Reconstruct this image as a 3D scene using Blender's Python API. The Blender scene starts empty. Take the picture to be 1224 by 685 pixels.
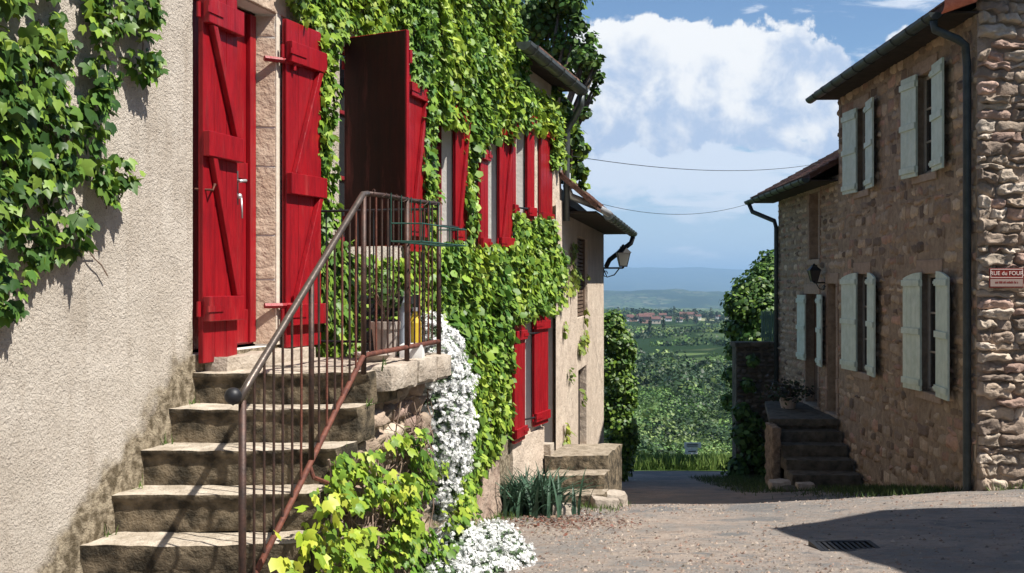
import bpy, math, random
import numpy as np
from mathutils import Vector, Matrix, noise
SC = bpy.context.scene
COL = SC.collection
R = math.radians
F = 1300.0          # focal length in pixels of the 1224 wide photograph
# ------------------------------------------------------------------ camera
cam = bpy.data.cameras.new('camera'); camo = bpy.data.objects.new('camera', cam); COL.objects.link(camo)
camo.location = (0, 0, 0); camo.rotation_euler = (R(90), 0, 0)
cam.sensor_width = 36; cam.lens = 36*F/1224; cam.shift_y = -0.0037
cam.clip_start = .05; cam.clip_end = 90000
SC.camera = camo
# ------------------------------------------------------------------ light
SUN = Vector((.60, -.30, 1.0)).normalized()
EL = math.asin(SUN.z); AZ = math.atan2(SUN.x, SUN.y)
sl = bpy.data.lights.new('sun', 'SUN'); sl.energy = 4.9; sl.angle = R(.5); sl.color = (1, .955, .88)
slo = bpy.data.objects.new('sun', sl); COL.objects.link(slo)
slo.rotation_euler = SUN.to_track_quat('Z', 'Y').to_euler(); slo.location = (20, -10, 30)
W = bpy.data.worlds.new('World'); SC.world = W; W.use_nodes = True
def sky():
    nt = W.node_tree; N = nt.nodes; L = nt.links; N.clear()
    out = N.new('ShaderNodeOutputWorld'); bg = N.new('ShaderNodeBackground')
    st = N.new('ShaderNodeTexSky'); st.sky_type = 'NISHITA'; st.sun_disc = False
    st.sun_elevation = EL; st.sun_rotation = AZ; st.altitude = 400; st.air_density = 1.0; st.dust_density = .6; st.ozone_density = 2.0
    bg.inputs[1].default_value = .052
    tc = N.new('ShaderNodeTexCoord'); sp = N.new('ShaderNodeSeparateXYZ'); L.new(tc.outputs['Generated'], sp.inputs[0])
    def m(op, a, b=None, c=None, clamp=False):
        n = N.new('ShaderNodeMath'); n.operation = op; n.use_clamp = clamp
        for i, v in enumerate((a, b, c)):
            if v is None: continue
            if isinstance(v, (int, float)): n.inputs[i].default_value = v
            else: L.new(v, n.inputs[i])
        return n.outputs[0]
    az = m('ARCTAN2', sp.outputs[0], sp.outputs[1])
    el = m('ARCSINE', sp.outputs[2])
    cb = N.new('ShaderNodeCombineXYZ'); L.new(az, cb.inputs[0]); L.new(el, cb.inputs[1])
    def nz(scale, detail, rough, dist=0, sc=(1, 1, 1), off=(0, 0, 0)):
        mp = N.new('ShaderNodeMapping'); mp.inputs['Scale'].default_value = sc; mp.inputs['Location'].default_value = off
        L.new(cb.outputs[0], mp.inputs[0])
        n = N.new('ShaderNodeTexNoise'); n.inputs['Scale'].default_value = scale; n.inputs['Detail'].default_value = detail
        n.inputs['Roughness'].default_value = rough; n.inputs['Distortion'].default_value = dist
        L.new(mp.outputs[0], n.inputs[0]); return n.outputs[0]
    def ell(a0, e0, ra, re):
        dx = m('DIVIDE', m('SUBTRACT', az, a0), ra); dy = m('DIVIDE', m('SUBTRACT', el, e0), re)
        d = m('SQRT', m('ADD', m('MULTIPLY', dx, dx), m('MULTIPLY', dy, dy)))
        return m('SUBTRACT', 1.0, d)
    A = lambda x: math.atan((x-612)/F); E = lambda y, x=850: math.atan((338-y)/math.hypot(F, x-612))
    # cumulus bank: union of soft lobes, its edge broken up by noise
    lobes = [(715, 60, 40, 40), (725, 120, 50, 60), (735, 95, 50, 60), (775, 85, 60, 62), (790, 140, 60, 40), (830, 95, 80, 62), (900, 90, 85, 62), (960, 120, 70, 60), (880, 130, 100, 48), (1050, 150, 90, 55), (1140, 120, 90, 70)]
    u = None
    for (x, y, rx, ry) in lobes:
        e = ell(A(x), E(y), rx/F*1.1, ry/F*1.1)
        u = e if u is None else m('SMOOTH_MAX', u, e, .15)
    n1 = nz(21, 10, .60, .25)
    n2 = nz(9, 6, .6, .3, off=(3, 1, 0))
    body = m('ADD', u, m('MULTIPLY', m('SUBTRACT', n1, .5), 1.5))
    mr = N.new('ShaderNodeMapRange'); mr.interpolation_type = 'SMOOTHSTEP'; L.new(body, mr.inputs[0]); mr.inputs[1].default_value = .03; mr.inputs[2].default_value = .14
    cum = mr.outputs[0]
    # thin wisps below and round about
    w1 = nz(10, 8, .6, .5, sc=(1, 3.2, 1), off=(.3, .2, 0))
    lowb = m('SMOOTH_MAX', ell(A(790), E(200), .12, .035), ell(A(850), E(222), .085, .028), .1)
    wis = m('ADD', m('MULTIPLY', m('MAXIMUM', lowb, -.25), .5), m('MULTIPLY', m('SUBTRACT', w1, .44), 1.7))
    mr2 = N.new('ShaderNodeMapRange'); mr2.interpolation_type = 'SMOOTHSTEP'; L.new(wis, mr2.inputs[0]); mr2.inputs[1].default_value = .07; mr2.inputs[2].default_value = .30; mr2.inputs[4].default_value = .8
    # veil near horizon
    veil = N.new('ShaderNodeMapRange'); L.new(el, veil.inputs[0]); veil.inputs[1].default_value = .17; veil.inputs[2].default_value = .0; veil.inputs[3].default_value = 0; veil.inputs[4].default_value = .75
    # cloud shade: grey-blue bellies where the noise and height are low
    sh = m('ADD', m('MULTIPLY', m('SUBTRACT', n2, .54), 2.2), m('MULTIPLY', m('SUBTRACT', el, E(120)), 7.0))
    sh = m('ADD', sh, m('MULTIPLY', m('SUBTRACT', nz(21, 10, .60, .25, off=(.012, -.016, 0)), .5), 2.6)); sh = m('SUBTRACT', sh, m('MULTIPLY', m('SUBTRACT', n1, .5), 1.2))
    mr3 = N.new('ShaderNodeMapRange'); mr3.interpolation_type = 'SMOOTHSTEP'; L.new(sh, mr3.inputs[0]); mr3.inputs[1].default_value = -.55; mr3.inputs[2].default_value = .3
    cc = N.new('ShaderNodeMix'); cc.data_type = 'RGBA'; L.new(mr3.outputs[0], cc.inputs[0])
    cc.inputs[6].default_value = (5.6, 6.9, 9.2, 1); cc.inputs[7].default_value = (11.2, 11.3, 11.4, 1)
    def mix(f, a, b):
        n = N.new('ShaderNodeMix'); n.data_type = 'RGBA'; L.new(f, n.inputs[0])
        for i, v in ((6, a), (7, b)):
            if isinstance(v, tuple): n.inputs[i].default_value = v
            else: L.new(v, n.inputs[i])
        return n.outputs[2]
    tint = N.new('ShaderNodeMix'); tint.data_type = 'RGBA'; tint.blend_type = 'MULTIPLY'; tint.inputs[0].default_value = 1
    L.new(st.outputs[0], tint.inputs[6]); tint.inputs[7].default_value = (1.12, 1.28, 1.42, 1)
    c = mix(veil.outputs[0], tint.outputs[2], (6.6, 8.1, 10.6, 1))
    c = mix(mr2.outputs[0], c, (9.6, 10.2, 11.3, 1))
    c = mix(cum, c, cc.outputs[2])
    L.new(c, bg.inputs[0]); L.new(bg.outputs[0], out.inputs[0])
sky()
vs = SC.view_settings; vs.view_transform = 'Standard'; vs.look = 'None'; vs.exposure = .78; vs.gamma = 1
SC.cycles.volume_bounces = 0; SC.cycles.max_bounces = 6; SC.cycles.transparent_max_bounces = 8
# ------------------------------------------------------------------ helpers
def lk(nt, a, b): nt.links.new(a, b)
def mat(name, c1, c2=None, scale=4, rough=.85, bumps=(), tint=False, spec=.3, metal=0, contrast=(.35, .65), trans=0, extra=None):
    m = bpy.data.materials.new(name); m.use_nodes = True; nt = m.node_tree; N = nt.nodes
    b = N['Principled BSDF']; b.inputs['Roughness'].default_value = rough; b.inputs['Metallic'].default_value = metal
    b.inputs['Specular IOR Level'].default_value = spec
    tc = N.new('ShaderNodeTexCoord'); co = tc.outputs['Object']
    col = None
    if c2 is not None:
        n = N.new('ShaderNodeTexNoise'); n.inputs['Scale'].default_value = scale; n.inputs['Detail'].default_value = 6; n.inputs['Roughness'].default_value = .65
        lk(nt, co, n.inputs[0])
        mr = N.new('ShaderNodeMapRange'); lk(nt, n.outputs[0], mr.inputs[0]); mr.inputs[1].default_value = contrast[0]; mr.inputs[2].default_value = contrast[1]
        mx = N.new('ShaderNodeMix'); mx.data_type = 'RGBA'; lk(nt, mr.outputs[0], mx.inputs[0])
        mx.inputs[6].default_value = (*c1, 1); mx.inputs[7].default_value = (*c2, 1); col = mx.outputs[2]
    else:
        rgb = N.new('ShaderNodeRGB'); rgb.outputs[0].default_value = (*c1, 1); col = rgb.outputs[0]
    if tint:
        at = N.new('ShaderNodeAttribute'); at.attribute_name = 'tint'
        mx = N.new('ShaderNodeMix'); mx.data_type = 'RGBA'; mx.blend_type = 'MULTIPLY'; mx.inputs[0].default_value = 1
        lk(nt, col, mx.inputs[6]); lk(nt, at.outputs['Color'], mx.inputs[7]); col = mx.outputs[2]
    if extra: col = extra(nt, col, co)
    lk(nt, col, b.inputs['Base Color'])
    prev = None
    for bp in bumps:      # (kind, scale, distance)
        kind, s, dist = bp[:3]
        if kind == 'noise':
            n = N.new('ShaderNodeTexNoise'); n.inputs['Scale'].default_value = s; n.inputs['Detail'].default_value = 5; n.inputs['Roughness'].default_value = .6; o = n.outputs[0]
        else:
            n = N.new('ShaderNodeTexVoronoi'); n.inputs['Scale'].default_value = s; o = n.outputs[0]
        if len(bp) > 3:
            mp = N.new('ShaderNodeMapping'); mp.inputs['Scale'].default_value = bp[3]; lk(nt, co, mp.inputs[0]); lk(nt, mp.outputs[0], n.inputs[0])
        else: lk(nt, co, n.inputs[0])
        bn = N.new('ShaderNodeBump'); bn.inputs['Strength'].default_value = 1; bn.inputs['Distance'].default_value = dist
        lk(nt, o, bn.inputs['Height'])
        if prev: lk(nt, prev, bn.inputs['Normal'])
        prev = bn.outputs[0]
    if prev: lk(nt, prev, b.inputs['Normal'])
    if trans:
        tr = N.new('ShaderNodeBsdfTranslucent'); lk(nt, col, tr.inputs[0]); ms = N.new('ShaderNodeMixShader'); ms.inputs[0].default_value = trans
        lk(nt, b.outputs[0], ms.inputs[1]); lk(nt, tr.outputs[0], ms.inputs[2]); lk(nt, ms.outputs[0], N['Material Output'].inputs[0])
    return m

class MB:
    def __init__(s): s.v = []; s.f = []; s.t = []
    def add(s, vs, fs, tint=(1, 1, 1)):
        o = len(s.v); s.v += [tuple(v) for v in vs]; s.f += [tuple(i+o for i in f) for f in fs]; s.t += [tint]*len(vs)
    def hexa(s, P, tint=(1, 1, 1)):   # 8 corners: bottom 4 ccw, top 4
        s.add(P, [(0, 3, 2, 1), (4, 5, 6, 7), (0, 1, 5, 4), (1, 2, 6, 5), (2, 3, 7, 6), (3, 0, 4, 7)], tint)
    def box(s, x0, x1, y0, y1, z0, z1, tint=(1, 1, 1)):
        s.hexa([(x0, y0, z0), (x1, y0, z0), (x1, y1, z0), (x0, y1, z0), (x0, y0, z1), (x1, y0, z1), (x1, y1, z1), (x0, y1, z1)], tint)
    def obox(s, o, u, v, w, tint=(1, 1, 1)):     # origin and three edge vectors
        o = Vector(o); u = Vector(u); v = Vector(v); w = Vector(w)
        s.hexa([o, o+u, o+u+v, o+v, o+w, o+u+w, o+u+v+w, o+v+w], tint)
    def tube(s, path, r, n=8, tint=(1, 1, 1), cap=True):
        path = [Vector(p) for p in path]; rs = r if isinstance(r, (list, tuple)) else [r]*len(path)
        vs = []; fs = []
        up = None
        for i, p in enumerate(path):
            d = (path[min(i+1, len(path)-1)]-path[max(i-1, 0)]).normalized()
            if up is None: up = Vector((0, 0, 1)) if abs(d.z) < .9 else Vector((1, 0, 0))
            a = d.cross(up).normalized(); b = a.cross(d).normalized(); up = b
            for k in range(n):
                t = 2*math.pi*k/n; vs.append(p+(a*math.cos(t)+b*math.sin(t))*rs[i])
        for i in range(len(path)-1):
            for k in range(n):
                k2 = (k+1) % n; fs.append((i*n+k, i*n+k2, (i+1)*n+k2, (i+1)*n+k))
        if cap: fs.append(tuple(range(n-1, -1, -1))); fs.append(tuple((len(path)-1)*n+k for k in range(n)))
        s.add(vs, fs, tint)
    def lathe(s, c, prof, n=20, tint=(1, 1, 1), squash=(1, 1)):
        vs = []; fs = []
        for (r, z) in prof:
            for k in range(n):
                t = 2*math.pi*k/n; vs.append((c[0]+r*math.cos(t)*squash[0], c[1]+r*math.sin(t)*squash[1], c[2]+z))
        for i in range(len(prof)-1):
            for k in range(n):
                k2 = (k+1) % n; fs.append((i*n+k, i*n+k2, (i+1)*n+k2, (i+1)*n+k))
        s.add(vs, fs, tint)
    def rough(s, fn, nu, nv, nw, amp, freq=6, tint=(1, 1, 1), rnd=.0):
        """box mapped through fn(u,v,w) in 0..1, surface displaced by position noise"""
        def disp(p):
            q = Vector(p)*freq
            return Vector(p)+Vector(noise.noise_vector(q))*amp+Vector(noise.noise_vector(q*3.1))*amp*.4
        def rr(u, nn):   # pull rows towards the edges so corners stay readable
            return u
        faces = [((0, 0, 0), (1, 0, 0), (0, 1, 0), nu, nv, True), ((0, 0, 1), (1, 0, 0), (0, 1, 0), nu, nv, False),
                 ((0, 0, 0), (1, 0, 0), (0, 0, 1), nu, nw, False), ((0, 1, 0), (1, 0, 0), (0, 0, 1), nu, nw, True),
                 ((0, 0, 0), (0, 1, 0), (0, 0, 1), nv, nw, True), ((1, 0, 0), (0, 1, 0), (0, 0, 1), nv, nw, False)]
        for (o, a, b, na, nb, flip) in faces:
            vs = []; fs = []
            for j in range(nb+1):
                for i in range(na+1):
                    q = [o[k]+a[k]*i/na+b[k]*j/nb for k in range(3)]
                    # round the arrises
                    c = [abs(x-.5)*2 for x in q]; e = sorted(c)[1]
                    p = Vector(fn(*q))
                    if rnd and e > .999:
                        ctr = Vector(fn(*[.5+(x-.5)*.9 for x in q])); d = ctr-p
                        if d.length > 0: p = p+d.normalized()*min(rnd, d.length)
                    vs.append(disp(p))
            for j in range(nb):
                for i in range(na):
                    k = j*(na+1)+i; f = (k, k+1, k+na+2, k+na+1); fs.append(f[::-1] if flip else f)
            s.add(vs, fs, tint)
    def build(s, name, m, parent=None, smooth=False, bevel=0, thing=None):
        me = bpy.data.meshes.new(name); off = Vector((0, 0, 0))
        p = parent
        while p is not None: off += Vector(p.location); p = p.parent
        vs = np.array(s.v, dtype=np.float64).reshape(-1, 3)-np.array(off)
        loc = None
        if parent is None:
            lo = vs.min(0); hi = vs.max(0); loc = np.array([(lo[0]+hi[0])/2, (lo[1]+hi[1])/2, lo[2]]); vs = vs-loc
        me.from_pydata(vs.tolist(), [], s.f)
        if any(t != (1, 1, 1) for t in s.t[:1]+s.t[-1:]) or len(set(s.t)) > 1:
            a = me.color_attributes.new('tint', 'FLOAT_COLOR', 'POINT')
            a.data.foreach_set('color', np.hstack([np.array(s.t), np.ones((len(s.t), 1))]).astype(np.float32).ravel())
        elif m and m.get('tinted'):
            a = me.color_attributes.new('tint', 'FLOAT_COLOR', 'POINT'); a.data.foreach_set('color', np.ones(len(s.v)*4, dtype=np.float32))
        if smooth: me.shade_smooth()
        me.materials.append(m)
        o = bpy.data.objects.new(name, me); COL.objects.link(o); o.parent = parent
        if loc is not None: o.location = loc
        if bevel:
            b = o.modifiers.new('bevel', 'BEVEL'); b.width = bevel; b.segments = 2; b.limit_method = 'ANGLE'
        return o
def tag(o, label=None, cat=None, group=None, kind=None):
    if label: o['label'] = label
    if cat: o['category'] = cat
    if group: o['group'] = group
    if kind: o['kind'] = kind
    return o
def empty(name, loc, label, cat, group=None):
    o = bpy.data.objects.new(name, None); COL.objects.link(o); o.location = loc; o.empty_display_size = .2
    return tag(o, label, cat, group)

class Fr:      # a wall: parameter a along it, z up, o outwards
    def __init__(s, org, d, n): s.org = Vector((*org, 0)); s.d = Vector((*d, 0)); s.n = Vector((*n, 0)).normalized()
    def P(s, a, z, o=0): return s.org+s.d*a+s.n*o+Vector((0, 0, z))
    def box(s, mb, a0, a1, z0, z1, o0, o1, tint=(1, 1, 1)):
        mb.hexa([s.P(a0, z0, o1), s.P(a1, z0, o1), s.P(a1, z0, o0), s.P(a0, z0, o0), s.P(a0, z1, o1), s.P(a1, z1, o1), s.P(a1, z1, o0), s.P(a0, z1, o0)], tint)
    def D(s, px, o=0):      # wall parameter seen at a column of the photograph
        X0 = s.org.x+s.n.x*o; k = (px-612)/F     # X0 + d.x*a = k*(org.y + a*d.y + n.y*o)
        return (X0-k*(s.org.y+s.n.y*o))/(k*s.d.y-s.d.x)
def proj(p): return (612+F*p[0]/p[1], 338-F*p[2]/p[1])
FA = Fr((-3.333, 0), (.283, 1), (1, -.283))
FB = Fr((-1.777, 0), (.173, 1), (1, -.173))
FR = Fr((5.18, 0), (.0292, 1), (-1, .0292))
FG = Fr((5.5596, 13.0), (1, .05), (.05, -1))

def panel(mb, fr, a0, a1, z0, z1, holes, depth=.15, splay=0, topfn=None, sub=None, rev=None):
    As = sorted({a0, a1, *[h[0] for h in holes], *[h[1] for h in holes], *((np.linspace(a0, a1, sub).tolist()) if sub else [])})
    Zs = sorted({z0, z1, *[h[2] for h in holes], *[h[3] for h in holes]})
    for i in range(len(As)-1):
        for j in range(len(Zs)-1):
            ca = (As[i]+As[i+1])/2; cz = (Zs[j]+Zs[j+1])/2
            if any(h[0] < ca < h[1] and h[2] < cz < h[3] for h in holes): continue
            t0 = Zs[j+1]; t1 = Zs[j+1]
            if topfn and j == len(Zs)-2: t0 = topfn(As[i]); t1 = topfn(As[i+1])
            mb.add([fr.P(As[i], Zs[j]), fr.P(As[i+1], Zs[j]), fr.P(As[i+1], t1), fr.P(As[i], t0)], [(0, 1, 2, 3)])
    for h in holes:
        A0, A1, Z0, Z1 = h; s = splay
        o = [fr.P(A0, Z0), fr.P(A1, Z0), fr.P(A1, Z1), fr.P(A0, Z1)]
        i = [fr.P(A0+s, Z0, -depth), fr.P(A1-s, Z0, -depth), fr.P(A1-s, Z1, -depth), fr.P(A0+s, Z1, -depth)]
        if rev is None: mb.add(o+i, [(0, 1, 5, 4), (1, 2, 6, 5), (2, 3, 7, 6), (3, 0, 4, 7)])
        else:
            m_ = MB(); m_.add(o+i, [(0, 1, 5, 4), (1, 2, 6, 5), (2, 3, 7, 6), (3, 0, 4, 7)]); m_.build('reveal', M['reveal'], rev)
    return mb
def intervals(a0, a1, cuts):
    segs = [(a0, a1)]
    for (c0, c1) in cuts:
        n = []
        for (s0, s1) in segs:
            if c1 <= s0 or c0 >= s1: n.append((s0, s1)); continue
            if c0 > s0: n.append((s0, c0))
            if c1 < s1: n.append((c1, s1))
        segs = n
    return segs
def stones(mb, fr, a0, a1, z0, z1, holes, rng, ch=(.09, .16), sw=(.12, .32), proud=(.015, .045), pal=None, gap=.012, limit=None, nu=5, nv=4, jit=.012, irregular=0, flat=0, rag=.55, skip=.03):
    z = z0
    sc = fr.d.length
    while z < z1:
        h = rng.uniform(*ch); zt = min(z+h, z1)
        if zt-z < .04: break
        lo, hi = a0, a1
        if limit: lo, hi = limit(zt, a0, a1)
        for (s0, s1) in intervals(lo, hi, [(h_[0], h_[1]) for h_ in holes if h_[2] < zt-.02 and h_[3] > z+.02]):
            a = s0
            while a < s1-.03:
                w = rng.uniform(*sw)*rng.choice((.7, 1, 1, 1.2))
                if s1-(a+w) < .1: w = s1-a
                b = a+w; pr = rng.uniform(*proud); t = rng.choice(pal); k = rng.uniform(.75, 1.2); t = tuple(c*k for c in t)
                if rng.random() > skip:
                    vs = []; ph = rng.uniform(0, 99)
                    ja = [rng.uniform(-irregular, irregular) for _ in range(4)]
                    for j in range(nv+1):
                        for i in range(nu+1):
                            u = i/nu; v = j/nv
                            g = gap
                            dz = (ja[0]*(1-u)+ja[1]*u)*(1-v)+(ja[2]*(1-u)+ja[3]*u)*v
                            aa = a+g/sc+(w-2*g/sc)*u; zz = z+g+(zt-z-2*g)*v+dz
                            eu = min(u, 1-u)*2; ev = min(v, 1-v)*2
                            # rounded plan
                            if eu == 0 or ev == 0:
                                o = -.01
                                if eu == 0 and ev == 0: aa += (w*.06)*(1 if u == 0 else -1); zz += (zt-z)*.10*(1 if v == 0 else -1)
                            else:
                                o = pr*(.55+.45*min(1, min(eu*2.2, ev*1.8))) if not flat else pr*(1-.25*(1-min(1, ev*2)))
                            nn = noise.noise(Vector((aa*9+ph, zz*11, ph)))
                            aa += nn*jit; zz += noise.noise(Vector((aa*9, zz*11+ph, 5)))*jit
                            if o > 0: o += nn*pr*rag+noise.noise(Vector((aa*26+ph, zz*34, 3)))*pr*rag*.7*flat
                            vs.append(fr.P(aa, zz, o))
                    fs = []
                    for j in range(nv):
                        for i in range(nu):
                            q = j*(nu+1)+i; fs.append((q, q+1, q+nu+2, q+nu+1))
                    mb.add(vs, fs, t)
                a = b
        z = zt

# ---- foliage
T_LOBE = (np.array([(0, .42, 0), (0, .06, 0), (.26, -.04, -.03), (.5, .2, -.1), (.54, .6, -.16), (.26, .56, -.05), (0, 1, -.2), (-.26, .56, -.05), (-.54, .6, -.16), (-.5, .2, -.1), (-.26, -.04, -.03)]),
          np.array([(0, i, i+1 if i < 10 else 1) for i in range(1, 11)]))
T_MID = (np.array([(0, 0, 0), (.42, .12, -.1), (.46, .58, -.14), (0, 1, -.16), (-.46, .58, -.14), (-.42, .12, -.1)]), np.array([(0, 1, 2), (0, 2, 3), (0, 3, 4), (0, 4, 5)]))
T_DIA = (np.array([(0, 0, 0), (.45, .45, -.12), (0, 1, -.1), (-.45, .45, -.12)]), np.array([(0, 1, 2), (0, 2, 3)]))
T_FLOR = (np.array([(0, 0, 0), (.5, .15, .06), (.15, .5, .06), (-.15, .5, .06), (-.5, .15, .06), (-.5, -.15, .06), (-.15, -.5, .06), (.15, -.5, .06), (.5, -.15, .06)]), np.array([(0, 1, 2), (0, 3, 4), (0, 5, 6), (0, 7, 8)]))
def leaves(name, P, Nn, T, S, tpl, tint, m, parent=None):
    P = np.asarray(P, float); Nn = np.asarray(Nn, float); T = np.asarray(T, float); S = np.asarray(S, float)
    Nn /= np.linalg.norm(Nn, axis=1)[:, None]+1e-9
    T = T-Nn*(T*Nn).sum(1)[:, None]; T /= np.linalg.norm(T, axis=1)[:, None]+1e-9
    B = np.cross(T, Nn)
    tv, tf = tpl; k = len(tv); n = len(P)
    V = P[:, None, :]+S[:, None, None]*(tv[None, :, 0, None]*B[:, None, :]+tv[None, :, 1, None]*T[:, None, :]+tv[None, :, 2, None]*Nn[:, None, :])
    off = np.zeros(3); p = parent
    while p is not None: off += np.array(p.location); p = p.parent
    V = V.reshape(-1, 3)-off
    loc = None
    if parent is None: loc = np.array([V[:, 0].mean(), V[:, 1].mean(), V[:, 2].min()]); V -= loc
    Fc = (tf[None]+(np.arange(n)*k)[:, None, None]).reshape(-1, 3)
    me = bpy.data.meshes.new(name); me.vertices.add(len(V)); me.vertices.foreach_set('co', V.astype(np.float32).ravel())
    nf = len(Fc); me.loops.add(nf*3); me.loops.foreach_set('vertex_index', Fc.astype(np.int32).ravel())
    me.polygons.add(nf); me.polygons.foreach_set('loop_start', np.arange(nf, dtype=np.int32)*3)
    me.update(calc_edges=True)
    a = me.color_attributes.new('tint', 'FLOAT_COLOR', 'POINT')
    tt = np.repeat(np.asarray(tint, float), k, axis=0); a.data.foreach_set('color', np.hstack([tt, np.ones((len(tt), 1))]).astype(np.float32).ravel())
    me.materials.append(m); o = bpy.data.objects.new(name, me); COL.objects.link(o); o.parent = parent
    if loc is not None: o.location = loc
    return o
def inpoly(x, y, poly):
    c = False; j = len(poly)-1
    for i in range(len(poly)):
        xi, yi = poly[i]; xj, yj = poly[j]
        if (yi > y) != (yj > y) and x < (xj-xi)*(y-yi)/(yj-yi)+xi: c = not c
        j = i
    return c
G = np.random.default_rng(7)
def tints(n, cols, var=.25, rng=G):
    c = np.array(cols)[rng.integers(0, len(cols), n)]; return c*(1+rng.uniform(-var, var, (n, 1)))

# ------------------------------------------------------------------ materials
def grime(nt, col, co):
    N = nt.nodes
    g = N.new('ShaderNodeNewGeometry'); s = N.new('ShaderNodeSeparateXYZ'); lk(nt, g.outputs['Position'], s.inputs[0])
    def m(op, a, b):
        n = N.new('ShaderNodeMath'); n.operation = op
        for i, v in enumerate((a, b)):
            if isinstance(v, (int, float)): n.inputs[i].default_value = v
            else: lk(nt, v, n.inputs[i])
        return n.outputs[0]
    nz = N.new('ShaderNodeTexNoise'); nz.inputs['Scale'].default_value = 7; nz.inputs['Detail'].default_value = 7; lk(nt, co, nz.inputs[0])
    bg_ = N.new('ShaderNodeTexNoise'); bg_.inputs['Scale'].default_value = 1.3; bg_.inputs['Detail'].default_value = 8; bg_.inputs['Roughness'].default_value = .7; lk(nt, co, bg_.inputs[0])
    br = N.new('ShaderNodeMapRange'); lk(nt, bg_.outputs[0], br.inputs[0]); br.inputs[1].default_value = .46; br.inputs[2].default_value = .66; br.inputs[4].default_value = .5
    bm = N.new('ShaderNodeMix'); bm.data_type = 'RGBA'; lk(nt, br.outputs[0], bm.inputs[0]); lk(nt, col, bm.inputs[6]); bm.inputs[7].default_value = (.40, .34, .27, 1)
    pt_ = N.new('ShaderNodeTexNoise'); pt_.inputs['Scale'].default_value = 85; pt_.inputs['Detail'].default_value = 2; lk(nt, co, pt_.inputs[0])
    pr_ = N.new('ShaderNodeMapRange'); lk(nt, pt_.outputs[0], pr_.inputs[0]); pr_.inputs[1].default_value = .62; pr_.inputs[2].default_value = .72; pr_.inputs[4].default_value = .6
    pm_ = N.new('ShaderNodeMix'); pm_.data_type = 'RGBA'; lk(nt, pr_.outputs[0], pm_.inputs[0]); lk(nt, bm.outputs[2], pm_.inputs[6]); pm_.inputs[7].default_value = (.28, .22, .17, 1); col = pm_.outputs[2]
    mp_ = N.new('ShaderNodeMapping'); mp_.inputs['Scale'].default_value = (3, 3, .35); lk(nt, co, mp_.inputs[0])
    st_ = N.new('ShaderNodeTexNoise'); st_.inputs['Scale'].default_value = 3; st_.inputs['Detail'].default_value = 6; lk(nt, mp_.outputs[0], st_.inputs[0])
    sr_ = N.new('ShaderNodeMapRange'); lk(nt, st_.outputs[0], sr_.inputs[0]); sr_.inputs[1].default_value = .54; sr_.inputs[2].default_value = .72; sr_.inputs[4].default_value = .45
    sm_ = N.new('ShaderNodeMix'); sm_.data_type = 'RGBA'; lk(nt, sr_.outputs[0], sm_.inputs[0]); lk(nt, col, sm_.inputs[6]); sm_.inputs[7].default_value = (.38, .31, .24, 1); col = sm_.outputs[2]
    dn_ = N.new('ShaderNodeTexNoise'); dn_.inputs['Scale'].default_value = 4; lk(nt, co, dn_.inputs[0])
    ad_ = N.new('ShaderNodeVectorMath'); ad_.operation = 'MULTIPLY_ADD'; lk(nt, dn_.outputs[1], ad_.inputs[0]); ad_.inputs[1].default_value = (.35, .35, .35); lk(nt, co, ad_.inputs[2])
    vc_ = N.new('ShaderNodeTexVoronoi'); vc_.feature = 'DISTANCE_TO_EDGE'; vc_.inputs['Scale'].default_value = .9; lk(nt, ad_.outputs[0], vc_.inputs[0])
    cr_ = N.new('ShaderNodeMapRange'); lk(nt, vc_.outputs[0], cr_.inputs[0]); cr_.inputs[1].default_value = .004; cr_.inputs[2].default_value = .0015
    ck_ = N.new('ShaderNodeMapRange'); lk(nt, bg_.outputs[0], ck_.inputs[0]); ck_.inputs[1].default_value = .47; ck_.inputs[2].default_value = .53
    cx_ = m('MULTIPLY', cr_.outputs[0], m('MULTIPLY', ck_.outputs[0], .12))
    cm_ = N.new('ShaderNodeMix'); cm_.data_type = 'RGBA'; lk(nt, cx_, cm_.inputs[0]); lk(nt, col, cm_.inputs[6]); cm_.inputs[7].default_value = (.14, .11, .085, 1); col = cm_.outputs[2]
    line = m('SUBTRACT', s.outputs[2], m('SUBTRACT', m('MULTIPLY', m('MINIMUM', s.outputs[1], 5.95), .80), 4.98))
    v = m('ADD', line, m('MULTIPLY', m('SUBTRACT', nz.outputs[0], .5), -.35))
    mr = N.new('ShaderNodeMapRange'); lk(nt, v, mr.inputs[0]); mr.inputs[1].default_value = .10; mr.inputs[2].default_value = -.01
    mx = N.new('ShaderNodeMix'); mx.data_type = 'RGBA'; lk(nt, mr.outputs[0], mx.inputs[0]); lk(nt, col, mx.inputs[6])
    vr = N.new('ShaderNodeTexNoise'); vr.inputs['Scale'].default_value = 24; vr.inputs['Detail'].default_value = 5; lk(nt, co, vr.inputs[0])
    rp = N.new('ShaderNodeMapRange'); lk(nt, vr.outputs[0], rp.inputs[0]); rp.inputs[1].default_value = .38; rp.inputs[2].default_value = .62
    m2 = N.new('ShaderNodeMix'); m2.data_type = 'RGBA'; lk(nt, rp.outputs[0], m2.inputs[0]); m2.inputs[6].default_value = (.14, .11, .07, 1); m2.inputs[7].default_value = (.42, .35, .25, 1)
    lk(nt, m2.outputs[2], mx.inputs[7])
    return mx.outputs[2]
M = {}
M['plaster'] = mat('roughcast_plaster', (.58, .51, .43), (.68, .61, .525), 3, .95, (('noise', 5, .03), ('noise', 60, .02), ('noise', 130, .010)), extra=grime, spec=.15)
M['plaster2'] = mat('pink_plaster', (.47, .38, .30), (.60, .50, .40), 2.2, .95, (('noise', 5, .04), ('noise', 45, .01)), spec=.15)
M['reveal'] = mat('painted_reveal', (.58, .55, .50), (.66, .63, .58), 6, .9, (('noise', 30, .004),))
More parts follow.
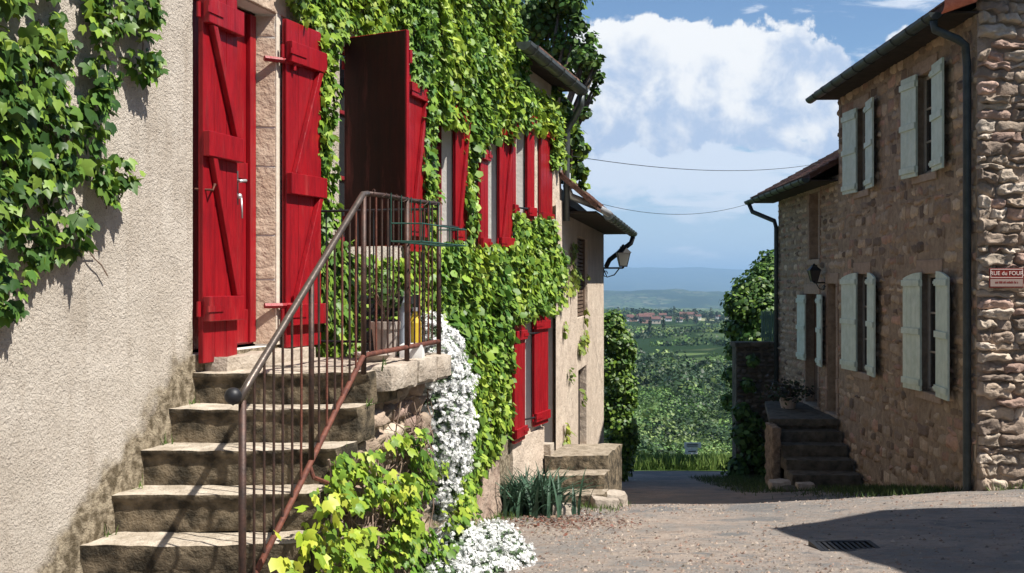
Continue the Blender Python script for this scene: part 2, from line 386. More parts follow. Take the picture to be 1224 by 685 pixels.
M['base'] = mat('worn_render', (.30, .21, .16), (.46, .36, .28), 5, .95, (('noise', 4, .05), ('noise', 14, .03), ('noise', 50, .008)))
M['jamb'] = mat('sandstone', (.40, .28, .20), (.52, .40, .30), 8, .9, (('noise', 6, .03), ('noise', 30, .01)))
M['pale_stone'] = mat('pale_stone', (.58, .50, .40), (.66, .58, .48), 8, .9, (('noise', 20, .006),))
def woodred(name, c1, c2, r=.42):
    def wear(nt, col, co):
        N = nt.nodes; mp = N.new('ShaderNodeMapping'); mp.inputs['Scale'].default_value = (1, 1, .12); lk(nt, co, mp.inputs[0])
        def nz(s, src):
            n = N.new('ShaderNodeTexNoise'); n.inputs['Scale'].default_value = s; n.inputs['Detail'].default_value = 7; n.inputs['Roughness'].default_value = .7; lk(nt, src, n.inputs[0]); return n.outputs[0]
        def mx(f, lo, hi, amt, a, c):
            q = N.new('ShaderNodeMapRange'); lk(nt, f, q.inputs[0]); q.inputs[1].default_value = lo; q.inputs[2].default_value = hi; q.inputs[4].default_value = amt
            m = N.new('ShaderNodeMix'); m.data_type = 'RGBA'; lk(nt, q.outputs[0], m.inputs[0]); lk(nt, a, m.inputs[6]); m.inputs[7].default_value = (*c, 1); return m.outputs[2]
        col = mx(nz(22, mp.outputs[0]), .45, .72, .75, col, (c1[0]*.42, c1[1]*.8, c1[2]*.8))
        col = mx(nz(9, mp.outputs[0]), .56, .74, .35, col, (.42, .10, .085))
        return mx(nz(70, mp.outputs[0]), .70, .74, .8, col, (.12, .085, .07))
    return mat(name, c1, c2, 5, r, (('noise', 60, .0035, (1, 1, .06)), ('noise', 220, .001)), spec=.3, contrast=(.25, .8), extra=wear)
M['red'] = woodred('red_paint', (.24, .005, .010), (.36, .010, .015), .38)
M['red_old'] = woodred('faded_red_paint', (.17, .008, .012), (.27, .018, .022), .5)
M['painted_shade'] = woodred('painted_shutter_shade', (.026, .005, .004), (.045, .008, .006), .7)  # shade on the thrown-open leaf, put into the colour of its face
M['green_paint'] = mat('pale_green_paint', (.46, .55, .46), (.58, .67, .58), 7, .6, (('noise', 60, .002, (1, 1, .08)),), spec=.3)
M['brown_wood'] = mat('brown_wood', (.10, .065, .045), (.17, .115, .08), 6, .75, (('noise', 50, .004, (1, 1, .08)),))
M['dark_wood'] = mat('dark_wood', (.030, .022, .018), (.06, .045, .035), 6, .8, (('noise', 40, .004, (1, 1, .1)),))
M['iron'] = mat('rusty_iron', (.032, .022, .018), (.085, .042, .030), 18, .55, (('noise', 60, .002),), spec=.5, metal=.35)
M['rust'] = mat('orange_rust_iron', (.08, .028, .02), (.19, .065, .04), 22, .7, (('noise', 70, .003),), spec=.4, metal=.2)
M['rail_top'] = mat('worn_handrail', (.075, .058, .048), (.14, .11, .09), 14, .36, (('noise', 60, .001),), spec=.5, metal=.5)
M['black_iron'] = mat('black_iron', (.018, .018, .02), None, 5, .5, spec=.5, metal=.3)
M['zinc'] = mat('weathered_zinc', (.085, .095, .09), (.15, .16, .155), 9, .45, (('noise', 30, .002),), metal=.5)
M['zinc_light'] = mat('bright_zinc', (.50, .51, .52), (.60, .60, .60), 9, .4, metal=.5)
M['zinc_dark'] = mat('dark_zinc', (.035, .045, .043), (.06, .07, .068), 9, .5, metal=.3)
M['tile'] = mat('brown_roof_tiles', (.11, .055, .04), (.18, .095, .07), 6, .85, (('noise', 12, .02),), tint=True)
M['tile']['tinted'] = 1
M['tile_or'] = mat('orange_tiles', (.50, .14, .085), (.62, .22, .14), 14, .8, (('noise', 40, .006),))
M['soffit'] = mat('soffit_boards', (.022, .016, .012), (.045, .032, .025), 8, .9)
M['glass'] = mat('window_glass', (.02, .023, .025), None, 5, .06, spec=.6)
M['frame'] = mat('window_frame_paint', (.40, .36, .30), (.50, .45, .38), 9, .6)
M['mortar'] = mat('lime_mortar', (.22, .165, .115), (.35, .275, .195), 9, .95, (('noise', 18, .02), ('noise', 70, .008)))
M['mortar_lit'] = mat('gable_mortar', (.24, .185, .14), (.36, .29, .23), 7, .95, (('noise', 10, .04), ('noise', 50, .015)))
M['stone'] = mat('brown_rubble', (.80, .80, .80), (1.1, 1.1, 1.1), 12, .92, (('noise', 16, .02), ('noise', 60, .008)), tint=True)
M['step_top'] = mat('worn_step_stone', (.33, .27, .21), (.50, .43, .35), 7, .9, (('noise', 6, .03), ('noise', 34, .012), ('noise', 90, .004)))
def stepcol(nt, col, co):   # upright faces darker and mottled, treads paler: by face direction of the stone itself
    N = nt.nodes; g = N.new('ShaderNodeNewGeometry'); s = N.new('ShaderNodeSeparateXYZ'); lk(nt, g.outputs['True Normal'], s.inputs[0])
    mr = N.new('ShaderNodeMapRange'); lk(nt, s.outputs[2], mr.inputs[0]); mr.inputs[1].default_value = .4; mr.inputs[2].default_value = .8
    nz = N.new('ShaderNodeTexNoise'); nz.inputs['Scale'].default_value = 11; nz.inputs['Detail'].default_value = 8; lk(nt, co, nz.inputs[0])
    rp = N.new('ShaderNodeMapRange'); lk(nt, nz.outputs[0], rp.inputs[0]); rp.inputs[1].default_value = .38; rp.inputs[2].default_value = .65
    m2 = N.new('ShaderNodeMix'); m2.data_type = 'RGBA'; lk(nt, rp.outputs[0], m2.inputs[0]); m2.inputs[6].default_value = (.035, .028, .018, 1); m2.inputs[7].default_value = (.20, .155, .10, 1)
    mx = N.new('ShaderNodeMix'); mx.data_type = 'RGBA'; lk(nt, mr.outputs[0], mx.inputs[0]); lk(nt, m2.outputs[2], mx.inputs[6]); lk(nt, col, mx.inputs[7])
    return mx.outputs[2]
M['step'] = mat('old_step_stone', (.32, .265, .20), (.55, .475, .38), 9, .92, (('noise', 6, .02), ('noise', 30, .016), ('noise', 90, .006)), extra=stepcol)
M['step_far'] = mat('dirty_step_stone', (.19, .155, .11), (.36, .30, .23), 9, .92, (('noise', 6, .03), ('noise', 30, .02)), extra=stepcol)
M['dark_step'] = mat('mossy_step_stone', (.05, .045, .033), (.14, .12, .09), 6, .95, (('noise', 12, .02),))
M['leaf'] = mat('vine_leaf', (1, 1, 1), None, 5, .45, tint=True, spec=.32, trans=.25)
M['leaf_dark'] = mat('tree_leaf', (1, 1, 1), None, 5, .5, tint=True, spec=.3, trans=.2)
M['petal'] = mat('white_petal', (1, 1, 1), None, 5, .8, tint=True, spec=.1, trans=.25)
M['stem'] = mat('dry_vine_stem', (.16, .11, .08), (.30, .22, .17), 20, .9)
M['bark'] = mat('bark', (.09, .07, .05), (.16, .13, .1), 12, .95, (('noise', 20, .02),))
M['terracotta'] = mat('pot_clay', (.30, .25, .21), (.42, .36, .31), 8, .85)
M['white'] = mat('white_paint', (.75, .75, .73), (.68, .67, .64), 8, .6)
M['black_plastic'] = mat('black_plastic', (.015, .015, .016), None, 5, .5)
M['yellow'] = mat('yellow_plastic', (.55, .38, .03), None, 5, .5)
M['blue_grey'] = mat('blue_grey_plastic', (.35, .40, .46), None, 5, .5)
M['green_metal'] = mat('dark_green_wire', (.02, .07, .05), None, 5, .5)
M['rock'] = mat('field_stone', (.30, .25, .2), (.45, .39, .32), 8, .95, (('noise', 12, .03),))
M['grass'] = mat('grass_blades', (1, 1, 1), None, 5, .7, tint=True, spec=.2, trans=.2)

# ------------------------------------------------------------------ ground
def gz(x, y):
    z = float(np.interp(y, [-60, 0, 4, 6, 8, 10, 12, 13, 14, 16, 18, 20, 24, 26, 28, 31, 36, 60, 100, 150, 250, 400, 700, 1200, 1600, 2500, 4500, 6500, 8000, 9500, 13000, 19000, 22000, 30000],
                        [0, -1.25, -1.5, -1.75, -2.0, -2.24, -2.48, -2.66, -2.87, -3.22, -3.50, -3.76, -4.28, -4.55, -4.78, -5.2, -6.9, -12.5, -19, -24, -29, -33, -38, -46, -52, -74, -110, -150, -150, -180, -260, 20, 240, 200]))
    if x > 2.5 and y < 22: z += .055*min(x-2.5, 4.5)*max(0, min(1, (22-y)/6))
    if y > 6000:
        z += 110*max(0, 1-abs(y-8200)/1700)*(.8+1.6*(x/y-.15)+.5*noise.noise(Vector((x/700, 2.2, 0)))+.2*noise.noise(Vector((x/160, y/500, 0))))
        if y > 12000: z += (y/20000)*(70*noise.noise(Vector((x/2600, y/9000, 3)))+34*noise.noise(Vector((x/800, y/4000, 3)))+14*noise.noise(Vector((x/300, y/2000, 3)))+30)
    elif y > 40: z += min(8, (y-40)*.01)*noise.noise(Vector((x/90, y/140, 1)))
    return z
def terrain():
    ys = [-60, -30, -10]+list(np.arange(0, 40, 1.0))+list(np.geomspace(40, 30000, 130))
    xs = sorted(list(np.geomspace(14, 16000, 60))+list(np.arange(700, 4600, 110))); xs = [-x for x in xs[::-1]]+list(np.arange(-13, 14, 1.0))+xs
    V = []
    for y in ys:
        for x in xs:
            z = gz(x, y)
            if -14 < y < 27 and -13.5 < x < 13.5: z -= .06
            V.append((x, y, z))
    n = len(xs); Fc = [(j*n+i, j*n+i+1, (j+1)*n+i+1, (j+1)*n+i) for j in range(len(ys)-1) for i in range(n-1)]
    mb = MB(); mb.v = V; mb.f = Fc; mb.t = [(1, 1, 1)]*len(V)
    m = bpy.data.materials.new('valley_fields'); m.use_nodes = True; nt = m.node_tree; N = nt.nodes; b = N['Principled BSDF']; b.inputs['Roughness'].default_value = 1; b.inputs['Specular IOR Level'].default_value = 0
    g = N.new('ShaderNodeNewGeometry'); mp = N.new('ShaderNodeMapping'); mp.inputs['Scale'].default_value = (1/60, 1/110, 0); lk(nt, g.outputs['Position'], mp.inputs[0])
    vo = N.new('ShaderNodeTexVoronoi'); vo.inputs['Scale'].default_value = 1; lk(nt, mp.outputs[0], vo.inputs[0])
    cr = N.new('ShaderNodeValToRGB'); e = cr.color_ramp; e.interpolation = 'CONSTANT'
    cols = [(.12, .17, .065), (.08, .12, .045), (.14, .19, .075), (.20, .21, .11), (.06, .09, .04), (.12, .165, .06), (.24, .24, .14)]
    e.elements[0].color = (*cols[0], 1); e.elements[1].position = 1/7; e.elements[1].color = (*cols[1], 1)
    for i in range(2, 7): q = e.elements.new(i/7); q.color = (*cols[i], 1)
    sx = N.new('ShaderNodeSeparateColor'); lk(nt, vo.outputs['Color'], sx.inputs[0]); lk(nt, sx.outputs[0], cr.inputs[0])
    ve = N.new('ShaderNodeTexVoronoi'); ve.feature = 'DISTANCE_TO_EDGE'; ve.inputs['Scale'].default_value = 1; lk(nt, mp.outputs[0], ve.inputs[0])
    mr = N.new('ShaderNodeMapRange'); lk(nt, ve.outputs[0], mr.inputs[0]); mr.inputs[1].default_value = .05; mr.inputs[2].default_value = .09
    mx = N.new('ShaderNodeMix'); mx.data_type = 'RGBA'; lk(nt, mr.outputs[0], mx.inputs[0]); mx.inputs[6].default_value = (.02, .035, .015, 1); lk(nt, cr.outputs[0], mx.inputs[7])
    n2 = N.new('ShaderNodeTexNoise'); n2.inputs['Scale'].default_value = .0022; n2.inputs['Detail'].default_value = 9; lk(nt, g.outputs['Position'], n2.inputs[0])
    mr2 = N.new('ShaderNodeMapRange'); lk(nt, n2.outputs[0], mr2.inputs[0]); mr2.inputs[1].default_value = .50; mr2.inputs[2].default_value = .56
    mx2 = N.new('ShaderNodeMix'); mx2.data_type = 'RGBA'; lk(nt, mr2.outputs[0], mx2.inputs[0]); lk(nt, mx.outputs[2], mx2.inputs[6]); mx2.inputs[7].default_value = (.022, .042, .02, 1)
    sy = N.new('ShaderNodeSeparateXYZ'); lk(nt, g.outputs['Position'], sy.inputs[0])
    mr3 = N.new('ShaderNodeMapRange'); lk(nt, sy.outputs[1], mr3.inputs[0]); mr3.inputs[1].default_value = 120; mr3.inputs[2].default_value = 260
    mx3 = N.new('ShaderNodeMix'); mx3.data_type = 'RGBA'; lk(nt, mr3.outputs[0], mx3.inputs[0]); mx3.inputs[6].default_value = (.055, .09, .025, 1); lk(nt, mx2.outputs[2], mx3.inputs[7])
    mr4 = N.new('ShaderNodeMapRange'); lk(nt, sy.outputs[1], mr4.inputs[0]); mr4.inputs[1].default_value = 5200; mr4.inputs[2].default_value = 7800; mr4.inputs[4].default_value = .7
    mx4 = N.new('ShaderNodeMix'); mx4.data_type = 'RGBA'; lk(nt, mr4.outputs[0], mx4.inputs[0]); lk(nt, mx3.outputs[2], mx4.inputs[6]); mx4.inputs[7].default_value = (.018, .032, .016, 1)
    lk(nt, mx4.outputs[2], b.inputs['Base Color'])
    tag(mb.build('terrain', m, smooth=True), kind='structure')
terrain()
def street():
    # the lane, its cross road at the brow, all one tarmac sheet with worn gravelly skin
    xs = np.arange(-3.0, 13.01, .125); ys = np.concatenate([np.arange(-12, 5, .5), np.arange(5, 15, .1), np.arange(15, 26.9, .2)])
    V = []
    for y in ys:
        for x in xs:
            lump = .012*noise.noise(Vector((x*2, y*2, 0)))+.02*noise.noise(Vector((x*.7, y*.7, 4)))
            V.append((x, y, gz(x, y)+lump))
    n = len(xs); Fc = [(j*n+i, j*n+i+1, (j+1)*n+i+1, (j+1)*n+i) for j in range(len(ys)-1) for i in range(n-1)]
    mb = MB(); mb.v = V; mb.f = Fc; mb.t = [(1, 1, 1)]*len(V)
    def ex(nt, col, co):
        N = nt.nodes
        g = N.new('ShaderNodeNewGeometry')
        def nz(s, d=6):
            n = N.new('ShaderNodeTexNoise'); n.inputs['Scale'].default_value = s; n.inputs['Detail'].default_value = d; n.inputs['Roughness'].default_value = .7; lk(nt, g.outputs['Position'], n.inputs[0]); return n.outputs[0]
        def mixc(f, a, b, lo, hi):
            r = N.new('ShaderNodeMapRange'); lk(nt, f, r.inputs[0]); r.inputs[1].default_value = lo; r.inputs[2].default_value = hi
            m = N.new('ShaderNodeMix'); m.data_type = 'RGBA'; lk(nt, r.outputs[0], m.inputs[0])
            for i, v in ((6, a), (7, b)):
                if isinstance(v, tuple): m.inputs[i].default_value = (*v, 1)
                else: lk(nt, v, m.inputs[i])
            return m.outputs[2]
        c = mixc(nz(1.1), (.22, .205, .19), (.38, .305, .25), .42, .62)
        c = mixc(nz(9), c, (.25, .185, .145), .5, .70)
        c = mixc(nz(.55), c, (.17, .165, .16), .54, .60)
        c = mixc(nz(2.6), c, (.42, .36, .30), .60, .75)
        c = mixc(nz(55, 3), c, (.36, .29, .235), .60, .74)
        c = mixc(nz(38, 3), c, (.06, .045, .035), .62, .72)
        return c
    m = mat('worn_tarmac', (.2, .2, .2), None, 5, .95, (('noise', 3, .05), ('noise', 22, .03), ('noise', 80, .012)), extra=ex, spec=.15)
    tag(mb.build('street', m, smooth=True), kind='structure')
street()

# ------------------------------------------------------------------ haze
def haze():
    mb = MB(); mb.box(-17000, 17000, -80, 30500, -700, 420)
    m = bpy.data.materials.new('haze'); m.use_nodes = True; nt = m.node_tree; nt.nodes.clear()
    o = nt.nodes.new('ShaderNodeOutputMaterial'); v = nt.nodes.new('ShaderNodeVolumePrincipled'); v.inputs['Density'].default_value = 8.5e-5
    v.inputs['Color'].default_value = (.46, .72, 1.0, 1); v.inputs['Anisotropy'].default_value = .2
    lk(nt, v.outputs[0], o.inputs['Volume'])
    h = mb.build('haze', m); tag(h, kind='stuff')
haze()

# ================================================================== HOUSE A (ivy covered house, left)
rng = random.Random(3)
houseA = empty('ivy_covered_house', FA.P(8, -2.6), 'cream roughcast house under ivy with bright red shutters, beside the stone staircase', 'house')
DOOR = (5.78, 6.65, -.385, 1.64)
WIN0 = (7.55, 8.68, .28, 1.70)
WA = (9.25, 9.85, .33, 1.66); WB = (10.72, 11.2, .33, 1.68)
holesA1 = [DOOR, WIN0, WA, WB]
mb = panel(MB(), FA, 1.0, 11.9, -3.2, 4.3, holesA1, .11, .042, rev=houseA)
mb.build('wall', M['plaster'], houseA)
WC = (11.95, 12.24, .72, 1.95); WD = (12.9, 13.38, .70, 1.93); WE = (12.16, 12.56, -1.68, -.42); D2 = (13.03, 13.56, -2.08, -.34)
mb = panel(MB(), FA, 11.9, 14.02, -3.6, 2.45, [WC, WD, WE, D2], .11, .035, rev=houseA)
# end wall of the lower wing
mb.add([FA.P(14.02, -4), FA.P(14.02, -4, -6), FA.P(14.02, 2.45, -6), FA.P(14.02, 2.45)], [(0, 1, 2, 3)])
mb.build('wall', M['plaster2'], houseA)
mb = MB()
FA.box(mb, 1.0, 11.88, -3.5, 4.28, -7, -.34); FA.box(mb, 11.9, 14.0, -3.5, 2.5, -7, -.34); mb.build('core', M['dark_wood'], houseA)
mb = MB()   # gable side of tall part above lower roof
mb.add([FA.P(11.9, 2.0, 0), FA.P(11.9, 2.0, -7), FA.P(11.9, 4.3, -7), FA.P(11.9, 4.3, 0)], [(0, 1, 2, 3)]); mb.build('gable_wall', M['plaster'], houseA)
mb = MB()   # brown stone jamb of the low door and its depth
FA.box(mb, D2[1]-.06, D2[1]-.038, D2[2], D2[3]-.004, -.2, -.112); mb.build('door_jamb', M['jamb'], houseA)
# worn lower render band of the far part
mb = MB()
def fnb(u, v, w): return FA.P(10.15+1.0*u, -3.0+1.75*w, -.02+.10*(1-w)*v+.035*v)
mb.rough(fnb, 14, 2, 22, .02, 5); mb.build('wall_base', M['base'], houseA, smooth=True)
mb = MB()
def fnb2(u, v, w): return FA.P(11.7+1.32*u, -3.0+1.28*w, -.02+.05*v)
mb.rough(fnb2, 12, 2, 12, .012, 5); mb.build('wall_base', M['plaster2'], houseA, smooth=True)

def window(fr, h, depth, parent, fm, bars=(1, 2), name='window', fw=.05):
    a0, a1, z0, z1 = h; sc = fr.d.length
    mb = MB(); f = fw/sc
    o0, o1 = -depth, -depth+.045
    fr.box(mb, a0, a0+f, z0, z1, o0, o1); fr.box(mb, a1-f, a1, z0, z1, o0, o1)
    fr.box(mb, a0+f, a1-f, z0, z0+fw, o0, o1); fr.box(mb, a0+f, a1-f, z1-fw, z1, o0, o1)
    nx, nz_ = bars
    for i in range(1, nx+1):
        c = a0+(a1-a0)*i/(nx+1); fr.box(mb, c-f*.45, c+f*.45, z0+fw, z1-fw, o0, o1-.004)
    for i in range(1, nz_+1):
        c = z0+(z1-z0)*i/(nz_+1); fr.box(mb, a0+f, a1-f, c-.014, c+.014, o0+.008, o1-.010)
    w = mb.build(name, fm, parent, bevel=.003)
    g = MB(); g.add([fr.P(a0, z0, -depth+.02), fr.P(a1, z0, -depth+.02), fr.P(a1, z1, -depth+.02), fr.P(a0, z1, -depth+.02)], [(0, 1, 2, 3)])
    g.build('pane', M['glass'], w)
    return w
for h in (WIN0, WA, WB, WC, WD, WE): window(FA, h, .13, houseA, M['red_old'], bars=(1, 2) if h is WIN0 else (0, 2))

def shutter(org, dv, nv, w, z0, h, parent, m, ledges=(.08, .48, .88), lh=.10, brace=True, arch=0, th=.032, label=None, proud=.028, bw=.13, stay=None, inner=None, flip=False):
    """org: hinge point (xy), dv: unit vector across the leaf, nv: unit normal of the side with ledges"""
    org = Vector((org[0], org[1], 0)); dv = Vector((dv[0], dv[1], 0)).normalized(); nv = Vector((nv[0], nv[1], 0)).normalized()
    mb = MB(); n = max(2, round(w/bw)); up = Vector((0, 0, 1)); g = .004
    for i in range(n):
        a = w*i/n; b = w*(i+1)/n-g
        ta = h; tb = h
        if arch:
            f = lambda t: h-arch*((t/w))**2
            ta, tb = f(a), f(b)
        o = org+dv*a+up*z0; W_ = b-a
        mb.hexa([o, o+dv*W_, o+dv*W_+nv*th, o+nv*th, o+up*ta, o+dv*W_+up*tb, o+dv*W_+nv*th+up*tb, o+nv*th+up*ta])
    mb.obox(org+up*(z0+.02)+nv*.006, dv*(w-.01), nv*(th-.012), up*(h-.04-arch))
    for l in ledges:
        lz = z0+h*l-lh/2
        mb.obox(org-dv*.006+up*lz+nv*(th+.0015), dv*(w+.008), nv*proud, up*lh)
    if brace:
        for l0, l1 in zip(ledges[:-1], ledges[1:]):
            p0 = org+dv*(w*.12)+up*(z0+h*l0+lh/2)+nv*(th+.001); p1 = org+dv*(w*.82)+up*(z0+h*l1-lh/2)+nv*(th+.001)
            if flip: p0 += dv*(w*.70); p1 -= dv*(w*.70)
            mb.obox(p0, dv*.045, nv*(proud*.85), p1-p0)
    s = mb.build('shutter', m, parent, bevel=.004)
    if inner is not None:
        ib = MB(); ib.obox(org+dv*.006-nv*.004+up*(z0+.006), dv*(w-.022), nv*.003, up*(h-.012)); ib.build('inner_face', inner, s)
    if label: s['label'] = label
    for l in (ledges[0], ledges[-1]):
        z = z0+h*l; hb = MB()
        hb.obox(org-dv*.03+up*(z-.016)+nv*(th+proud+.002), dv*(w*.45), nv*.006, up*.032)
        hb.tube([org-dv*.02+up*(z-.04)+nv*(th*.5), org-dv*.02+up*(z+.04)+nv*(th*.5)], .012, 8)
        hb.build('hinge', m, s)
    return s
dA = FA.d.normalized(); nA = FA.n
def at(fr, a, o): p = fr.P(a, 0, o); return (p.x, p.y)
# door shutters
shutter(at(FA, 5.80, .02), dA, nA, .355, -.43, 2.15, houseA, M['red'], ledges=(.135, .545, .875), lh=.135, proud=.04, flip=True, label='red board door leaf standing closed over the left half of the doorway')
a = FA.D(337, .03)
shutter(at(FA, a, .03), dA+nA*.09, nA, .41, -.40, 2.02, houseA, M['red'], ledges=(.10, .50, .90), lh=.13, proud=.04, label='red board door leaf folded open against the wall')
# window 0: one leaf thrown wide, one flat
pv = Vector((1, -.56, 0)).normalized()
shutter(at(FA, 7.56, .03), pv, (-pv.y, pv.x), .53, .25, 1.45, houseA, M['red'], ledges=(.12, .88), lh=.09, label='big shutter leaf thrown open towards the stairs, its shaded face dark', inner=M['painted_shade'])
shutter(at(FA, 8.66, .03), dA, nA, .40, .25, 1.47, houseA, M['red'], ledges=(.12, .88), lh=.11, proud=.035)
# small upper windows
def leafA(px0, px1, z0, h, o=.06, turn=0, m='red', ledges=(.08, .90), brace=True, hinge='near'):
    d0 = FA.D(px0, o); d1 = FA.D(px1, o); w = (d1-d0)*FA.d.length
    if hinge == 'near': shutter(at(FA, d0, o), dA+nA*turn, nA, w, z0, h, houseA, M[m], ledges=ledges, brace=brace, lh=.10)
    else: shutter(at(FA, d1, o), -dA+nA*turn, nA, w, z0, h, houseA, M[m], ledges=ledges, brace=brace, lh=.10)
leafA(541, 552.5, .33, 1.27, .018, .10)
leafA(571, 580, .30, 1.05, .03, .0, brace=False, hinge='far')
leafA(594, 605, .31, 1.36, .018, .12)
leafA(609.5, 613.5, .70, 1.1, .03, 0, brace=False, hinge='far')
leafA(627.5, 632.5, .70, 1.26, .018, .2, brace=False)
leafA(643.5, 650, .69, 1.23, .012, 0, brace=False, hinge='far'); leafA(650.3, 657.5, .69, 1.23, .014, 0, brace=False)
leafA(612, 624.5, -1.72, 1.28, .05, 0, brace=False, hinge='far'); leafA(636, 648, -1.66, 1.30, .02, .10, brace=False)
# door surround: sandstone jambs in blocks, threshold, lintel
mb = MB()
z = -.38
for i, hh in enumerate((.40, .27, .42, .24, .55, .14)):
    zt = min(z+hh, 1.635)
    t = rng.uniform(.85, 1.1)
    def fj(u, v, w, z=z, zt=zt): return FA.P(DOOR[1]-.052*(1-v)-.003+.06*u-.0*(v), z+.003+(zt-z-.006)*w, -.118+.122*v)
    mb.rough(fj, 2, 5, 8, .004, 9, rnd=.004); z = zt
mb.build('door_jamb', M['jamb'], houseA, smooth=False)
mb = MB(); FA.box(mb, DOOR[1]+.001, DOOR[1]+.055, -.38, 1.68, -.001, .012); mb.build('jamb_edge', M['pale_stone'], houseA, bevel=.003)
mb = MB(); FA.box(mb, DOOR[0]-.05, DOOR[1]+.12, 1.645, 1.83, -.15, .014); mb.build('lintel', M['jamb'], houseA, bevel=.006)
mb = MB()
def ft(u, v, w): return FA.P(5.90+1.05*u, -.50+.095*w, -.14+.27*v)
mb.rough(ft, 16, 6, 3, .009, 8, rnd=.008); mb.build('threshold', M['step_top'], houseA, smooth=True)
# inner door
mb = MB(); FA.box(mb, DOOR[0]+.01, DOOR[1]-.05, -.37, 1.63, -.17, -.125)
idoor = mb.build('door', M['red'], houseA)
mb = MB(); FA.box(mb, 6.15, 6.22, -.3, 1.6, -.124, -.10); FA.box(mb, 6.53, 6.597, -.36, 1.62, -.124, -.095); FA.box(mb, 6.22, 6.53, -.36, -.16, -.124, -.11); FA.box(mb, 6.22, 6.53, .62, .72, -.124, -.11)
mb.build('door_frame', M['red'], idoor, bevel=.004)
mb = MB()
hp = FA.P(6.515, .56, -.13); FA.box(mb, 6.37, 6.40, .46, .66, -.108, -.098); mb.build('lock_plate', M['zinc'], idoor)
mb = MB(); mb.tube([FA.P(6.385, .60, -.10), FA.P(6.385, .60, -.04), FA.P(6.34, .595, -.035), FA.P(6.31, .59, -.038)], .009, 8)
mb.build('handle', M['zinc_light'], idoor, smooth=True); mb = MB()
mb.lathe(tuple(FA.P(6.385, .51, -.085)), [(0, -.018), (.014, -.012), (.018, 0), (.014, .012), (0, .018)], 12)
mb.tube([FA.P(6.385, .5, -.07), FA.P(6.385, .38, -.065)], .006, 6); mb.build('key', M['zinc_light'], idoor, smooth=True)
# shutter stay bars across the jamb (red iron)
for z in (1.36, -.14):
    mb = MB(); mb.tube([FA.P(6.58, z, -.03), FA.P(6.66, z, .04), FA.P(6.80, z, .10)], .018, 6)
    mb.tube([FA.P(6.74, z-.05, .085), FA.P(6.74, z+.06, .085)], .013, 6); mb.build('shutter_stay', M['red'], houseA)
for z in (.50,):
    mb = MB(); mb.tube([FA.P(5.80, z, .0), FA.P(5.83, z-.005, .09), FA.P(5.88, z+.03, .07), FA.P(5.93, z+.01, .07)], .007, 6); mb.build('shutter_hook', M['rust'], houseA)
for (z, px, p2) in ((1.50, 568, 0), (.50, 523, 0), (1.49, 582, 0), (1.78, 616, 0), (.83, 618, 0), (-.58, 627, 0), (-1.55, 627, 0)):
    dd = FA.D(px); mb = MB(); mb.tube([FA.P(dd, z, -.02), FA.P(dd+.25, z, .05), FA.P(dd+.62, z-.01, .07)], .012, 6); mb.build('shutter_hook', M['black_iron'], houseA)
# low door of the far part
mb = MB()
for i in range(4): FA.box(mb, D2[0]+.02+i*.125, D2[0]+.142+i*.125, D2[2], D2[3]-.02, -.21, -.17)
mb.build('door', M['brown_wood'], houseA)
# roofs
def roof(fr, a0, a1, o_e, z_e, pitch, depth, parent, m=None, th=.09, tiles=True, name='roof', two=False):
    mb = MB(); L_ = depth
    def P(a, t, dz): return fr.P(a, z_e+pitch*t+dz, o_e-t)
    mb.hexa([P(a0, 0, 0), P(a1, 0, 0), P(a1, L_, 0), P(a0, L_, 0), P(a0, 0, th), P(a1, 0, th), P(a1, L_, th), P(a0, L_, th)], (.5, .45, .4))
    if two:
        Q = lambda a, t, dz: fr.P(a, z_e+pitch*L_-pitch*t+dz, o_e-L_-t)
        mb.hexa([Q(a0, .002, 0), Q(a1, .002, 0), Q(a1, L_, 0), Q(a0, L_, 0), Q(a0, .002, th), Q(a1, .002, th), Q(a1, L_, th), Q(a0, L_, th)], (.5, .45, .4))
    if tiles:
        r = random.Random(11); tw = .20; tl = .17; na = int((a1-a0)*fr.d.length/tw); nt_ = int(L_/tl)
        da = (a1-a0)/na
        for j in range(nt_):
            for i in range(na):
                sft = (j % 2)*.5*da; x0 = a0+i*da+sft; x1 = min(x0+da*.96, a1)
                if x1-x0 < .03: continue
                k = r.uniform(.65, 1.35); c = (k, k*r.uniform(.85, 1.1), k*r.uniform(.8, 1.1))
                t0 = j*tl-.015; t1 = t0+tl*1.15; e = r.uniform(0, .006)
                mb.hexa([P(x0, t0, th+.004), P(x1, t0, th+.004), P(x1, t1, th+.002), P(x0, t1, th+.002), P(x0, t0, th+.024+e), P(x1, t0, th+.024+e), P(x1, t1, th+.008), P(x0, t1, th+.008)], c)
    return mb.build(name, m or M['tile'], parent)
def gutter(fr, a0, a1, o, z, r, parent, m, flip=False):
    mb = MB(); n = 8; vs = []; fs = []
    for a in (a0, a1):
        for k in range(n+1):
            t = math.pi*k/n; vs.append(fr.P(a, z-r*math.sin(t), o+r*math.cos(t)))
        for k in range(n+1):
            t = math.pi*(n-k)/n; vs.append(fr.P(a, z-(r-.008)*math.sin(t)+.001, o+(r-.008)*math.cos(t)))
    c = 2*(n+1)
    for k in range(c): fs.append((k, (k+1) % c, c+(k+1) % c, c+k))
    mb.add(vs, fs)
    for a in (a0, a1):
        mb.add([fr.P(a, z, o)]+[fr.P(a, z-r*math.sin(math.pi*k/n), o+r*math.cos(math.pi*k/n)) for k in range(n+1)], [(0, k, k+1) for k in range(1, n+1)])
    g = mb.build('gutter', m, parent, smooth=False)
    b = MB(); a = a0+.25
    while a < a1:
        pts = [fr.P(a, z-(r+.006)*math.sin(math.pi*k/8), o+(r+.006)*math.cos(math.pi*k/8)) for k in range(9)]
        b = MB(); b.tube(pts, .008, 5); b.build('gutter_bracket', m, g); a += .6
    return g
roof(FA, .5, 12.05, .30, 4.32, .7, 5, houseA)
